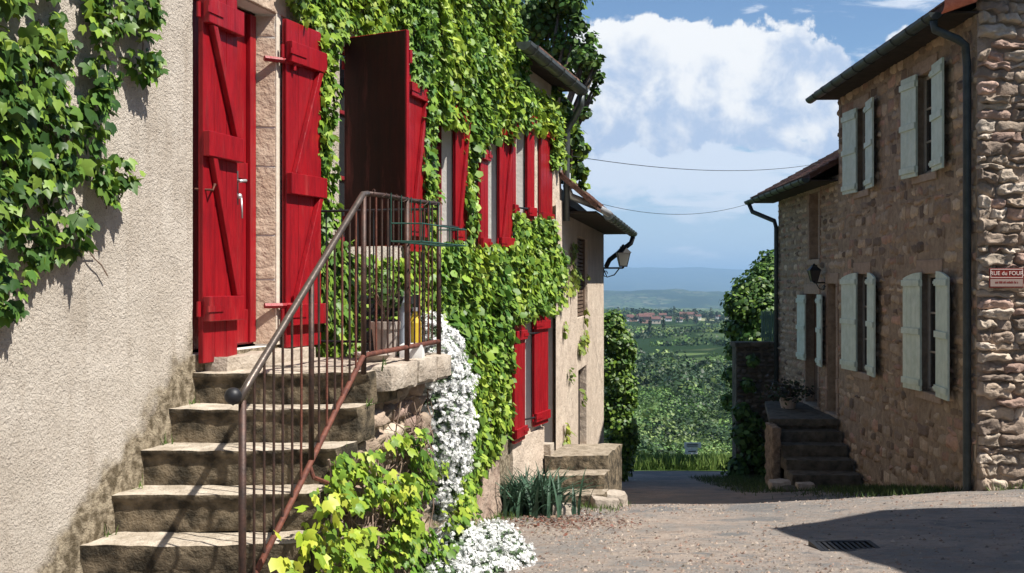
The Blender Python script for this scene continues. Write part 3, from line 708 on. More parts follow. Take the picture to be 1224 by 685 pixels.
rA2 = roof(FA, 12.06, 14.06, .22, 2.50, .48, 4.5, houseA)
mb = MB(); FA.box(mb, 11.95, 14.0, 2.455, 2.49, -.3, .19); mb.build('soffit', M['soffit'], rA2)
gutter(FA, 11.3, 14.08, .265, 2.49, .085, houseA, M['zinc'])
mb = MB(); mb.tube([FA.P(14.0, 2.40, .27), FA.P(14.03, 2.28, .26), FA.P(14.08, 2.12, .16), FA.P(14.1, 1.98, .06), FA.P(14.1, 1.5, .05), FA.P(14.1, .8, .05)], .042, 10)
mb.build('downpipe', M['zinc'], houseA, smooth=True)
mb = MB(); mb.tube([FA.P(14.15, 1.42, .05), FA.P(14.13, 1.25, .05), FA.P(14.15, 1.12, .10), FA.P(14.4, 1.0, .38), FA.P(14.75, .93, .48)], .045, 10)
mb.build('downpipe', M['zinc_light'], houseA, smooth=True)

# ================================================================== HOUSE B
houseB = empty('plastered_house', FB.P(16, -3.4), 'narrow tan plastered house end with brown tiled eave and wall lantern', 'house')
WB1 = (15.75, 17.15, -.52, .68); WB2 = (15.85, 17.0, -2.55, -1.28)
mb = panel(MB(), FB, 13.4, 20.05, -4.6, 1.05, [WB1, WB2], .16, 0)
mb.add([FB.P(20.05, -4.6), FB.P(20.05, -4.6, -4.5), FB.P(20.05, 3.0, -2.2), FB.P(20.05, 1.05)], [(0, 1, 2, 3)])
mb.build('wall', M['plaster2'], houseB)
mb = MB(); FB.box(mb, 14.3, 20.0, -4.6, .95, -4, -.3); mb.build('core', M['dark_wood'], houseB)
mb = MB()
for i in range(20): 
    zz = -.50+i*.058; FB.box(mb, 15.78, 17.12, zz, zz+.04, -.10, -.06)
FB.box(mb, 15.75, 15.82, -.52, .68, -.12, -.04); FB.box(mb, 17.08, 17.15, -.52, .68, -.12, -.04)
mb.build('louvred_shutter', M['brown_wood'], houseB)
mb = MB()
for i in range(8): FB.box(mb, 15.86+i*.142, 15.86+i*.142+.136, -2.55, -1.29, -.14, -.10)
mb.build('cellar_door', M['dark_wood'], houseB)
rB = roof(FB, 13.9, 20.45, .46, .93, .86, 2.6, houseB, th=.07)
mb = MB(); FB.box(mb, 14.1, 20.3, .90, .925, -.1, .43); mb.build('soffit', M['soffit'], rB)
gutter(FB, 14.9, 20.5, .52, .93, .075, houseB, M['zinc'])
mb = MB(); mb.tube([FB.P(20.35, .86, .52), FB.P(20.35, .74, .48), FB.P(20.1, .42, .10), FB.P(20.0, .30, .05)], .045, 8); mb.build('downpipe', M['black_iron'], houseB, smooth=True)
# ---- wall lanterns
def lantern(wallp, out, z, s, label, arm=.5, pane=(.75, .74, .66)):
    """wallp: xy of the bracket root, out: horizontal unit vector away from the wall"""
    wp = Vector((wallp[0], wallp[1], z)); out = Vector((*out, 0)).normalized(); up = Vector((0, 0, 1))
    e = empty('wall_lantern', wp, label, 'lantern')
    mb = MB(); mb.tube([wp, wp+out*arm], .018*s/.4, 6); mb.tube([wp+up*-.02, wp+out*arm*.18-up*.16*s/.4, wp+out*arm*.55-up*.12*s/.4, wp+out*arm*.8-up*.01], .011*s/.4, 6)
    pts = [wp+out*(.10*arm*(1+math.cos(t)))+up*(-.10*s/.4+.05*math.sin(t)*s/.4) for t in np.linspace(0, 5.5, 12)]
    mb.tube(pts, .008*s/.4, 5); mb.obox(wp-out*.01+up*-.1+out.cross(up)*-.02, out*.015, out.cross(up)*.04, up*.2); mb.build('bracket', M['black_iron'], e)
    c = wp+out*arm
    prof = lambda w0, w1, z0, z1: [tuple(c+Vector((sx*w0/2, sy*w0/2, z0))) for sx, sy in ((-1, -1), (1, -1), (1, 1), (-1, 1))]+[tuple(c+Vector((sx*w1/2, sy*w1/2, z1))) for sx, sy in ((-1, -1), (1, -1), (1, 1), (-1, 1))]
    g = MB(); g.hexa(prof(.30*s, .56*s, .10*s, .66*s)); gm = mat('lantern_glass', pane, None, 5, .25, spec=.5, trans=.5); g.build('glass', gm, e)
    mb = MB()
    for sx, sy in ((-1, -1), (1, -1), (1, 1), (-1, 1)):
        mb.tube([c+Vector((sx*.155*s, sy*.155*s, .08*s)), c+Vector((sx*.285*s, sy*.285*s, .68*s))], .018*s, 5)
    mb.hexa(prof(.34*s, .34*s, .05*s, .10*s)); mb.lathe(tuple(c), [(0, -.02*s), (.05*s, 0), (.05*s, .05*s), (0, .052*s)], 10)
    mb.build('frame', M['black_iron'], e)
    mb = MB(); mb.hexa(prof(.66*s, .62*s, .66*s, .70*s)); mb.hexa(prof(.60*s, .26*s, .702*s, .88*s)); mb.hexa(prof(.28*s, .24*s, .885*s, .95*s)); mb.lathe(tuple(c+up*.95*s), [(.06*s, 0), (.08*s, .04*s), (0, .10*s)], 10)
    mb.build('cap', M['black_iron'], e)
    return e
lantern(at(FB, 20.0, 0), (1, -.1), .27, .42, 'old black street lantern with pale panes on the far corner of the tan house', arm=.36)

# ================================================================== near staircase
stairs = empty('stone_staircase', FA.P(5.4, -1.7, .5), 'worn stone steps climbing to the red door, with an iron railing', 'stairs')
SD = [4.92, 5.14, 5.36, 5.59, 5.80]; SZ = [-1.18, -.9975, -.82, -.645, -.477]
def WX(D, w): return FA.P(D, 0, 0)+Vector((w, 0, 0))
for i in range(5):
    d0, zt = SD[i], SZ[i]; d1 = SD[i+1]+.06 if i < 4 else 6.25; zb = zt-.19 if i else zt-.5
    def fs_(u, v, w, d0=d0, d1=d1, zt=zt, zb=zb, i=i):
        D = d0+(d1-d0)*v+.06*u*(1-v)-.025*w*(1-v)*(1 if w > .8 else 0)
        x = -.02+(.985-.01*i+.02*math.sin(i*3))*u
        p = FA.P(D, 0, 0)+Vector((x, 0, 0)); p.z = zb+(zt-zb)*w-.006*math.sin(u*math.pi)*(w > .9)
        return p
    mb = MB(); mb.rough(fs_, 30, 6, 8, .0065, 9, rnd=.009)
    mb.build('step', M['step'], stairs, smooth=True)
mb = MB()
def wl(D): return .98+(.955-.98)*(D-5.9)/(6.97-5.9) if D > 5.9 else .98
def fl(u, v, w): D = 6.255+.72*v; p = FA.P(D, 0)+Vector((-.02+(wl(D)+.02)*u, 0, 0)); p.z = -.477-.13*(1-w); return p
mb.rough(fl, 12, 14, 2, .008, 6, rnd=.008); mb.build('landing', M['step_top'], stairs, smooth=True)
# coping blocks along the landing edge
for (d0, d1) in ((5.93, 6.36), (6.38, 6.70), (6.72, 6.985)):
    mb = MB()
    def fc(u, v, w, d0=d0, d1=d1): D = d0+(d1-d0)*v; p = FA.P(D, 0)+Vector((wl(D)-.24+.26*u, 0, 0)); p.z = -.60+.14*w+(.008 if d0 > 6 else 0.004); return p
    mb.rough(fc, 5, 10, 4, .010, 9, rnd=.012); mb.build('coping', M['step_top'], stairs, smooth=True)
# rubble side wall
FS = Fr((-3.333+.93, 0), (.283-.06, 1), (1, -.22))
FS = Fr((FA.P(4.95, 0).x+.94-(.20)*4.95, 0), (.20, 1), (1, -.20))
sp = [(.34, .25, .18), (.42, .32, .24), (.26, .2, .15), (.45, .37, .29), (.3, .21, .17)]
mb = MB()
for D_, z_ in zip(SD, SZ): FS.box(mb, D_+.10, 6.97 if z_ > -.5 else SD[SD.index(D_)+1]+.10, -3, z_-.20, -.5, 0)

# stepped front filling under the steps
mb.build('side_wall_core', M['mortar'], stairs)
mb = MB()
def toplim(zt, a0, a1):
    if zt > -.56: return (9, 9)
    lo = 5.0
    for D, z in zip(SD, SZ):
        if zt > z-.08: lo = D+.35
    return (min(lo, a1), a1)
stones(mb, FS, 5.0, 6.97, -2.4, -.60, [], random.Random(5), ch=(.10, .2), sw=(.14, .34), proud=(.02, .06), pal=sp, gap=.008, limit=toplim, jit=.04, irregular=.02, nu=9, nv=6, flat=1, rag=.8)
mb.build('side_wall', M['stone'], stairs, smooth=True)
# dry stems on the side wall
mb = MB(); r = random.Random(8)
for k in range(170):
    D = r.uniform(5.35, 6.95); z = r.uniform(-1.7, -1.0) if D > 5.9 else r.uniform(-1.8, -1.3); p = []; th = r.uniform(.4, 2.7)
    for s in range(r.randint(5, 11)):
        zz = min(z, -.68 if D > 5.95 else -.9-.0*(D)); p.append(FS.P(D, zz, .045+.05*r.random()))
        D += math.cos(th)*.06; z += abs(math.sin(th))*.07*(1 if r.random() < .85 else -1); th += r.uniform(-.6, .6)
        D = max(5.3, min(6.95, D))
    if len(p) > 2: mb.tube(p, r.uniform(.002, .0055), 4, tint=(r.uniform(.6, 1.3),)*3)
vs_ = mb.build('dry_creeper', M['stem']); tag(vs_, 'bare brown creeper stems clinging to the rubble side of the staircase', 'dry creeper')

# ---- railing
rail = empty('iron_railing', WX(6.0, .82)+Vector((0, 0, -.5)), 'rusty iron stair railing with round knob and slim vertical bars', 'railing')
D0, D1, D2_ = 4.526, 5.73, 6.86
def RL(D): return WX(D, .93)
def top(D): return -.460+.932*(D-D0)/(D1-D0) if D < D1 else .472+.026*(D-D1)/(D2_-D1)
def bot(D): return -1.319+.936*(D-D0)/(D1-D0) if D < D1 else -.383+.014*(D-D1)/(D2_-D1)
def rp(D, z): p = RL(D).copy(); p.z = z; return p
mb = MB(); 
pts = [rp(D0-.03, top(D0)-.03), rp(4.58, top(4.58)), rp(5.15, top(5.15)), rp(5.67, top(5.67)), rp(5.72, .465), rp(5.78, .474)]
mb.tube(pts, [.0165, .017, .017, .017, .0165, .015], 10); mb.build('handrail', M['rail_top'], rail, smooth=True)
mb = MB(); mb.tube([rp(5.78, .474), rp(6.0, .482), rp(6.4, .484), rp(D2_, .498)], .013, 8)
# twisted wire round the landing rail
p = []
for i in range(90):
    D = 5.82+1.0*i/89; t = i*.45; p.append(rp(D, .486+.02*math.sin(t)*(.6+.4*math.sin(i*.21)))+Vector((.02*math.cos(t), 0, 0)))
mb.tube(p, .003, 4); mb.build('top_rail', M['iron'], rail, smooth=True)
mb = MB(); mb.tube([rp(4.45, bot(4.45)), rp(5.0, bot(5.0)-.005), rp(5.4, bot(5.4)+.005), rp(5.72, bot(5.72)), rp(5.78, bot(5.80)), rp(6.3, bot(6.3)), rp(D2_, bot(D2_))], .0145, 8)
mb.build('bottom_rail', M['rust'], rail, smooth=True)
mb = MB(); c = rp(4.50, top(D0)-.02)+Vector((-.022, -.01, .012)); mb.lathe(tuple(c), [(0, -.04)]+[(.036*math.cos(t), .036*math.sin(t)) for t in np.linspace(-1.4, 1.5, 12)]+[(0, .036)], 16); mb.build('knob', M['black_iron'], rail, smooth=True)
def post(D, r, extra_bot=0, m='iron', z1=None):
    mb = MB(); mb.tube([rp(D, bot(D)-extra_bot), rp(D, (z1 if z1 is not None else top(D)))], r, 8); mb.build('post', M[m], rail, smooth=True)
post(D0, .0165, .35, z1=top(D0)-.03); post(5.14, .0135, .02); post(D1, .0145, .10, 'iron'); post(6.33, .015, .10); post(D2_, .015, .10)
r = random.Random(4)
def bar(D, D0=None):
    mb = MB(); j = r.uniform(-.004, .004); mb.tube([rp(D+j, bot(D)), rp(D+r.uniform(-.003, .003), (bot(D)+top(D))/2), rp(D, top(D))], .0062, 6, tint=(1, 1, 1)); mb.build('baluster', M[r.choice(['iron', 'iron', 'rust'])], rail)
def pxD(x): # D on railing plane at a column
    return 1300*(-3.333+.93)/(x-612-1300*.283)
for x in (304, 316, 327, 338, 349, 360, 381, 391, 400, 409, 418, 425.5): bar(pxD(x))
for x in (442, 449.5, 456.5, 463.5, 470, 476.5, 489.5, 495.5, 501.5, 507, 512, 516.5): bar(pxD(x))
# end rail across the landing to the house wall
e0 = rp(D2_, 0); e1 = FA.P(7.10, 0, .01)
for z_ in (.465, -.38):
    mb = MB(); mb.tube([e0+Vector((0, 0, z_)), e1+Vector((0, 0, z_))], .009, 6); mb.build('end_rail', M['black_iron'], rail)
for i in range(1, 8):
    q = e0.lerp(e1, i/8); mb = MB(); mb.tube([q+Vector((0, 0, -.38)), q+Vector((0, 0, .475))], .005, 5); mb.build('baluster', M['black_iron'], rail)
# bracket at the foot of the sloping rail
mb = MB(); mb.tube([rp(5.12, bot(5.12)), rp(5.12, bot(5.12)-.06)+Vector((.02, 0, 0)), rp(5.2, bot(5.12)-.1)+Vector((.05, 0, 0))], .011, 6); mb.build('rail_bracket', M['rust'], rail)

# ---- things on the landing
def onL(px, D): return ((px-612)/F*D, D, -.475)
c = onL(461, 6.72)
e = empty('plant_pot', c, 'tapered grey clay pot with a thick rim, behind the landing bars', 'plant pot')
mb = MB(); mb.lathe(c, [(0, .005), (.066, .005), (.085, .19), (.096, .19), (.10, .235), (.088, .237), (.078, .20), (0, .198)], 24); mb.build('pot', M['terracotta'], e, smooth=False)
mb = MB(); r = random.Random(2)
for k in range(9):
    a_ = r.uniform(0, 6.28); mb.tube([(c[0], c[1], c[2]+.2), (c[0]+.03*math.cos(a_), c[1]+.03*math.sin(a_), c[2]+.32), (c[0]+.1*math.cos(a_), c[1]+.1*math.sin(a_), c[2]+.40+r.random()*.08)], .003, 4)
mb.build('stem', M['stem'], e)
n = 120; P_ = np.array(c)+np.array([0, 0, .38])+G.normal(0, 1, (n, 3))*[.07, .06, .06]
leaves('foliage', P_, G.normal(0, 1, (n, 3))+[0, -.3, 1], G.normal(0, 1, (n, 3)), G.uniform(.03, .05, n), T_MID, tints(n, [(.05, .10, .03), (.09, .15, .04)]), M['leaf'], e)
c = onL(446, 6.3)
mb = MB(); mb.lathe(c, [(0, .004), (.05, .004), (.10, .055), (.115, .06), (.112, .072), (.095, .066), (.05, .02), (0, .018)], 24); tag(mb.build('shallow_bowl', M['terracotta'], smooth=False), 'shallow clay saucer lying at the front edge of the landing', 'bowl')
c = onL(494, 6.62)
mb = MB(); 
def fw_(u, v, w): return (c[0]-.075+.14*u, c[1]-.12+.24*v, c[2]+.004+.10*w)
mb.rough(fw_, 5, 6, 4, .004, 12, rnd=.006); tag(mb.build('stone_block', M['white'], smooth=True), 'white painted block under the outer corner of the landing railing', 'stone block')
c = (onL(466, 6.86)[0], 6.86, -.475)
e = empty('plastic_crate', c, 'black plastic crate standing behind the grey clay pot', 'crate')
mb = MB(); mb.box(c[0]-.16, c[0]+.14, 6.80, 6.97, -.468, -.455)
for k in range(5):
    z = -.455+k*.075+.02
    mb.box(c[0]-.16, c[0]+.14, 6.80, 6.81, z, z+.05); mb.box(c[0]-.16, c[0]+.14, 6.96, 6.97, z, z+.05); mb.box(c[0]-.16, c[0]-.15, 6.81, 6.96, z, z+.05); mb.box(c[0]+.13, c[0]+.14, 6.81, 6.96, z, z+.05)
for (x, y) in ((-.16, 7.135), (.12, 7.135), (-.16, 7.31), (.12, 7.31)): mb.box(c[0]+x-.003, c[0]+x+.022, y, y+.022, -.47, -.08)
mb.build('body', M['black_plastic'], e)
def bottle(px, D, m, lab, hh, rr):
    c = onL(px, D); e = empty('watering_bottle', c, lab, 'bottle')
    mb = MB(); mb.lathe(c, [(0, .004), (rr, .004), (rr*1.03, hh*.1), (rr, hh*.7), (rr*.4, hh*.88), (rr*.35, hh*.93), (0, hh*.93)], 18); mb.build('bottle_body', m, e, smooth=False)
    mb = MB(); mb.lathe((c[0], c[1], c[2]+hh*.93), [(rr*.42, 0), (rr*.42, hh*.07), (0, hh*.07)], 12); mb.build('bottle_cap', M['white'], e)
bottle(484, 6.72, M['blue_grey'], 'tall blue grey bottle standing beside the clay pot', .42, .035)
bottle(496, 6.80, M['yellow'], 'yellow bottle at the outer end of the landing', .32, .04)
# wire flower holder hung on the railing
mb = MB(); q0 = RL(6.05); q1 = RL(6.80)
def hp_(t, o, z): p = q0.lerp(q1, t)+Vector((o, 0, 0)); p.z = z; return p
for z in (.23, .33): mb.tube([hp_(0, .02, z), hp_(0, .19, z), hp_(1, .19, z), hp_(1, .02, z)], .0045, 5)
mb.tube([hp_(0, .02, .23), hp_(1, .02, .23)], .0045, 5)
for t in np.linspace(0, 1, 6): mb.tube([hp_(t, .018, .50), hp_(t, .018, .23), hp_(t, .19, .23), hp_(t, .19, .33)], .0035, 5)
tag(mb.build('flower_box_holder', M['green_metal']), 'empty green wire flower box holder hooked over the landing rail', 'wire holder')

# ================================================================== RIGHT HOUSES
pal = [(.34, .25, .17), (.41, .31, .215), (.24, .18, .13), (.48, .38, .27), (.36, .27, .19), (.19, .14, .105), (.40, .26, .19), (.40, .32, .235)]
hR1 = empty('stone_house', FR.P(16, -3.0), 'two storey brown rubble house with four pairs of pale green shutters', 'house')
U2 = (14.43, 15.08, 1.48, 2.84); U1 = (17.42, 17.98, 1.50, 2.84); L2 = (14.25, 14.93, -1.47, .12); L1 = (17.36, 17.98, -1.45, .14)
R1H = [U2, U1, L2, L1]
mb = panel(MB(), FR, 13.0, 19.1, -4.2, 3.3, R1H, .20); mb.build('wall', M['mortar'], hR1)
mb = MB(); FR.box(mb, 13.1, 19.05, -4.2, 3.2, -7.5, -.36)
mb.build('core', M['dark_wood'], hR1)
mb = MB(); mb.add([FR.P(19.1, -4.2), FR.P(19.1, 3.3), FR.P(19.1, 5.1, -4.2), FR.P(19.1, 3.3, -8.4), FR.P(19.1, -4.2, -8.4)], [(0, 1, 2, 3, 4)]); mb.build('back_gable', M['mortar'], hR1)
def ex_h(h, m=.16): return (h[0]-m, h[1]+m, h[2]-.12, h[3]+.2)
mb = MB(); stones(mb, FR, 13.0, 19.1, -4.0, 3.28, [ex_h(h) for h in R1H], random.Random(21), pal=pal, ch=(.07, .23), sw=(.08, .42), proud=(.006, .030), gap=.015, jit=.042, irregular=.035, nu=7, nv=5, flat=1, rag=.7, skip=.15)
mb.build('rubble_facing', M['stone'], hR1, smooth=True)
mb = MB()   # dressed stone surrounds
def surround(mb, fr, h, m=.16, lz=.2, sz=.12, rg=random.Random(9)):
    a0, a1, z0, z1 = h
    fr.box(mb, a0-m+.01, a1+m-.01, z1+.003, z1+lz-.01, -.1, .022, tint=(.36, .27, .2))
    fr.box(mb, a0-m+.01, a1+m-.01, z0-sz+.01, z0-.003, -.1, .035, tint=(.36, .28, .21))
    z = z0
    while z < z1-.02:
        hh = min(rg.uniform(.22, .42), z1-z); k = rg.uniform(.85, 1.1)
        for (x0, x1) in ((a0-m+.01, a0-.002), (a1+.002, a1+m-.01)): fr.box(mb, x0, x1, z+.005, z+hh-.005, -.1, .024+rg.uniform(-.004, .004), tint=(.33*k, .24*k, .175*k))
        z += hh
for h in R1H: mb = MB(); surround(mb, FR, h); mb.build('window_surround', M['stone'], hR1, bevel=.01)
for h in R1H: window(FR, h, .13, hR1, M['frame'], bars=(1, 2))
dR = FR.d.normalized(); nR = FR.n
def leafR(px_far, px_near, z0, z1, parent, side, arch=0, turn=.10, m='green_paint'):
    o = .05; df = FR.D(px_far, o); dn = FR.D(px_near, o); w = abs(df-dn)
    if side == 'near': shutter(at(FR, dn+w, o)[0:2], -dR+nR*turn, nR, w, z0, z1-z0, parent, M[m], ledges=(.07, .5, .91), lh=.085, brace=False, arch=arch, proud=.022)
    else: shutter(at(FR, df-w, o), dR+nR*turn, nR, w, z0, z1-z0, parent, M[m], ledges=(.07, .5, .91), lh=.085, brace=False, arch=arch, proud=.022)
leafR(1083, 1097, 1.46, 2.86, hR1, 'far'); leafR(1116, 1134, 1.46, 2.86, hR1, 'near')
leafR(1013, 1025, 1.48, 2.86, hR1, 'far'); leafR(1036.5, 1049, 1.48, 2.86, hR1, 'near')
leafR(1086, 1102, -1.47, .14, hR1, 'far', arch=.08); leafR(1121, 1141, -1.48, .15, hR1, 'near', arch=.08)
leafR(1012, 1025, -1.45, .16, hR1, 'far', arch=.08); leafR(1038.5, 1051, -1.45, .16, hR1, 'near', arch=.08)
r1 = roof(FR, 12.82, 19.14, .41, 3.24, .42, 4.6, hR1, two=True)
mb = MB(); FR.box(mb, 12.95, 19.1, 3.21, 3.235, 0, .38); mb.build('soffit', M['soffit'], r1)
gutter(FR, 13.05, 19.22, .47, 3.25, .085, hR1, M['zinc_dark'])
# canal tiles closing the near verge, open ends towards the viewer
mb = MB()
for k in range(13):
    t0 = -.02+k*.36; rr = .085
    for s in (0,):
        vs = []; n_ = 10
        for tt in (0, .40):
            for q in range(n_+1):
                an = math.pi*q/n_
                o = .46-(t0+tt); z = 3.24+.42*(t0+tt)+.04+.03*(tt == 0)
                vs.append(FR.P(12.86-.10*math.cos(an)*0-.03-.11*math.sin(an)*1.0, z+.10*math.cos(an)-.03, o))
        fs = [(q, q+1, n_+1+q+1, n_+1+q) for q in range(n_)]
        mb.add(vs, fs)
mb.build('verge_tile', M['tile_or'], hR1, smooth=True).modifiers.new('thick', 'SOLIDIFY').thickness = .016
mb = MB(); dp = FR.D(1157, .07)
mb.tube([FR.P(13.12, 3.17, .47), FR.P(13.14, 3.06, .45), FR.P(dp-.02, 2.93, .2), FR.P(dp, 2.86, .10), FR.P(dp, 2.6, .08), FR.P(dp, 0, .08), FR.P(dp, -2.48, .08), FR.P(dp, -2.56, .12)], .05, 10)
mb.build('downpipe', M['zinc_dark'], hR1, smooth=True)
# gable facing the viewer
def gtop(t): return 3.22+.42*(t+.58) if t < 4.1 else 3.22+.42*(4.68)-.42*(t-4.1)
mb = panel(MB(), FG, 0.0, 8.2, -4, 3.2, [], .1, topfn=gtop, sub=12); mb.build('gable_wall', M['mortar_lit'], hR1)
palG = [(.42, .33, .25), (.50, .41, .32), (.34, .26, .20), (.55, .46, .37), (.42, .29, .23), (.27, .21, .165)]
mb = MB()
def glim(zt, a0, a1):
    if zt < 3.4: return (a0, a1)
    return (max(a0, (zt-3.22)/.42-.58), min(a1, 8.2-((zt-3.22)/.42-.58)))
stones(mb, FG, 0.0, 4.0, -3.2, 4.2, [], random.Random(33), pal=palG, ch=(.07, .2), sw=(.14, .5), proud=(.03, .09), gap=.004, limit=glim, nu=12, nv=8, jit=.045, irregular=.03, flat=1, rag=.65)
mb.build('gable_rubble', M['stone'], hR1, smooth=True)
# street sign
sg = empty('street_sign', FG.P(.27, .05), 'small brown red enamel street name sign on the sunlit gable', 'sign')
s0 = (1177-612)/F*13.02-5.5596; s1 = s0+.415
mb = MB(); FG.box(mb, s0, s1, -.06, .17, .09, .105); 
M['sign_red'] = mat('sign_enamel', (.18, .022, .016), None, 5, .35, spec=.5); M['sign_line'] = mat('sign_lettering', (.72, .58, .52), None, 5, .5)
mb.build('plate', M['sign_red'], sg, bevel=.004)
mb = MB()
for (a0, a1, z0, z1) in ((s0+.012, s1-.012, .156, .162), (s0+.012, s1-.012, .060, .066), (s0+.012, s0+.018, .066, .156), (s1-.018, s1-.012, .066, .156)): FG.box(mb, a0, a1, z0, z1, .1055, .108)
mb.build('border', M['sign_line'], sg)
mb = MB(); FG.box(mb, s0+.01, s1-.01, -.045, .045, .1055, .107); mb.build('lower_strip', mat('sign_strip', (.30, .22, .19), None, 5, .5), sg)
def text(s, size, p, xd, parent, m, name='lettering'):
    cu = bpy.data.curves.new(name, 'FONT'); cu.body = s; cu.size = size; cu.extrude = .0012; cu.align_x = 'CENTER'; cu.align_y = 'CENTER'
    o = bpy.data.objects.new(name, cu); COL.objects.link(o)
    off = Vector((0, 0, 0)); q = parent
    while q is not None: off += Vector(q.location); q = q.parent
    o.parent = parent; o.location = Vector(p)-off; o.rotation_euler = (R(90), 0, math.atan2(xd[1], xd[0])); cu.materials.append(m)
    bpy.context.view_layer.update(); me = bpy.data.meshes.new_from_object(o.evaluated_get(bpy.context.evaluated_depsgraph_get())); o2 = bpy.data.objects.new('lettering', me); COL.objects.link(o2)
    o2.parent = parent; o2.location = o.location; o2.rotation_euler = o.rotation_euler; bpy.data.objects.remove(o); o2.name = 'lettering'; return o2
text('RUE du FOUR', .068, FG.P((s0+s1)/2, .111, .108), FG.d, sg, M['sign_line'])
mb = MB(); r = random.Random(6); a = s0+.07
while a < s1-.07:
    b = a+r.choice((.006, .009, .012)); FG.box(mb, a, b, -.008, .012+r.choice((0, .006)), .107, .1085); a = b+r.choice((.004, .004, .012))
mb.build('small_print', M['sign_red'], sg)

# R2: lower house beyond
hR2 = empty('low_stone_house', FR.P(21.5, -3.8), 'lower brown rubble house with brown doors, above the shaded stone steps', 'house')
W3 = (20.5, 21.45, -2.34, -.22); DR = (19.22, 19.82, -2.34, -.02); SL = (20.45, 21.15, .45, 1.72)
R2H = [W3, DR, SL]
mb = panel(MB(), FR, 19.1, 24.0, -5, 1.9, R2H, .2)
mb.add([FR.P(24.0, -5), FR.P(24.0, 1.9), FR.P(24.0, 3.9, -3.4), FR.P(24.0, 3.9, -6), FR.P(24.0, -5, -6)], [(0, 1, 2, 3, 4)]); mb.build('wall', M['mortar'], hR2)
mb = MB(); FR.box(mb, 19.15, 23.95, -5, 1.85, -6, -.36); mb.build('core', M['dark_wood'], hR2)
mb = MB(); stones(mb, FR, 19.12, 24.0, -4.6, 1.85, [ex_h(h, .14) for h in R2H], random.Random(22), pal=pal, ch=(.08, .18), sw=(.10, .36), proud=(.015, .045), gap=.016, nu=4, nv=3, jit=.03, irregular=.015)
mb.build('rubble_facing', M['stone'], hR2, smooth=True)
mb = MB()
for h in R2H: mb = MB(); surround(mb, FR, h, m=.14); mb.build('window_surround', M['stone'], hR2, bevel=.01)
def door(fr, h, parent, m, depth=.2):
    mb = MB(); a0, a1, z0, z1 = h; n = 5
    for i in range(n): fr.box(mb, a0+(a1-a0)*i/n+.004, a0+(a1-a0)*(i+1)/n-.004, z0, z1, -depth, -depth+.05)
    d = mb.build('door', m, parent); mb = MB(); mb.tube([fr.P(a0+.1, (z0+z1)/2-.1, -depth+.05), fr.P(a0+.1, (z0+z1)/2-.1, -depth+.11), fr.P(a0+.2, (z0+z1)/2-.1, -depth+.11)], .012, 6); mb.build('handle', M['black_iron'], d)
door(FR, W3, hR2, M['brown_wood']); door(FR, DR, hR2, M['brown_wood'])
window(FR, SL, .2, hR2, M['frame'], bars=(0, 1))
leafR(957, 963.5, -1.52, -.24, hR2, 'far'); leafR(978, 986.5, -1.54, -.22, hR2, 'near')
r2 = roof(FR, 19.12, 24.6, .50, 1.82, .55, 3.9, hR2, two=True)
mb = MB(); FR.box(mb, 19.15, 24.5, 1.79, 1.815, 0, .47); mb.build('soffit', M['soffit'], r2)
gutter(FR, 19.15, 24.65, .56, 1.84, .08, hR2, M['zinc_dark'])
mb = MB(); mb.tube([FR.P(24.55, 1.77, .54), FR.P(24.5, 1.60, .48), FR.P(23.95, 1.36, .10), FR.P(23.9, 1.2, .07), FR.P(23.9, -3.8, .07)], .05, 8); mb.build('downpipe', M['zinc_dark'], hR2, smooth=True)
lantern(at(FR, 19.95, .02), (-1, .03), -.0, .34, 'small black iron lantern above the shaded brown door', arm=.20, pane=(.10, .09, .08))

# stone steps of the low house
st2 = empty('shaded_stone_steps', FR.P(18.5, -3.4, .6), 'mossy stone steps in shadow, climbing beside the low brown house', 'stairs')
tops = [-2.56, -2.74, -2.93, -3.10]; fr_ = [18.7, 18.33, 17.95, 17.55]
mb = MB()
def f2(u, v, w): return FR.P(18.95+2.9*v, -2.5+.12*w, .04+(1.2-.5*v)*u)
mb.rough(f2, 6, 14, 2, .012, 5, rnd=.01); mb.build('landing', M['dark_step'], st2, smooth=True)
mb = MB()
def f2b(u, v, w): return FR.P(19.05+2.7*v, -4.3+1.8*w, .04+(1.14-.5*v)*u)
mb.rough(f2b, 6, 14, 6, .02, 5); mb.build('landing_base', M['dark_step'], st2, smooth=True)
zz = -2.38
for (z, d) in zip(tops, fr_):
    mb = MB()
    def f3(u, v, w, z=z, d=d): return FR.P(d+.62*v-.02*w, z-.20+.20*w, .05+1.12*u)
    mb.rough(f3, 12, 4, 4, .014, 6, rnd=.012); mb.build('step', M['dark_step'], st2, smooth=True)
mb = MB()
def f4(u, v, w): return FR.P(17.15+.6*v, -3.7+.42*w, .05+1.32*u)
mb.rough(f4, 12, 4, 4, .03, 4, rnd=.03); mb.build('step', M['dark_step'], st2, smooth=True)
FP = Fr(at(FR, 18.35, 1.18), (-.98*.27, 0), (0, -1))
mb = MB()   # rubble cheek on the street side, its end faces the viewer
c0 = FR.P(17.9, 0, 1.18); 
def f5(u, v, w): return FR.P(18.35+.65*v, -4.1+1.66*w, 1.17+.14*u)
mb.rough(f5, 5, 8, 26, .035, 9, rnd=.02); mb.build('cheek_wall', mat('brown_cheek_stone', (.10, .075, .05), (.30, .22, .15), 9, .95, (('noise', 12, .03),)), st2, smooth=True)
for (a, o, s) in ((17.75, 1.32, .2), (17.35, 1.0, .16)):
    mb = MB(); c = FR.P(a, 0, o); c.z = gz(c.x, c.y)
    mb.rough(lambda u, v, w, c=c, s=s: (c.x+(u-.5)*s*1.7, c.y+(v-.5)*s*1.5, c.z-.05+s*1.1*w), 6, 6, 5, s*.18, 4, rnd=s*.3)
    tag(mb.build('rock', M['rock'], smooth=True), 'large rough stone leaning at the foot of the shaded steps' if s > .18 else 'smaller flat stone before the shaded steps', 'rock')
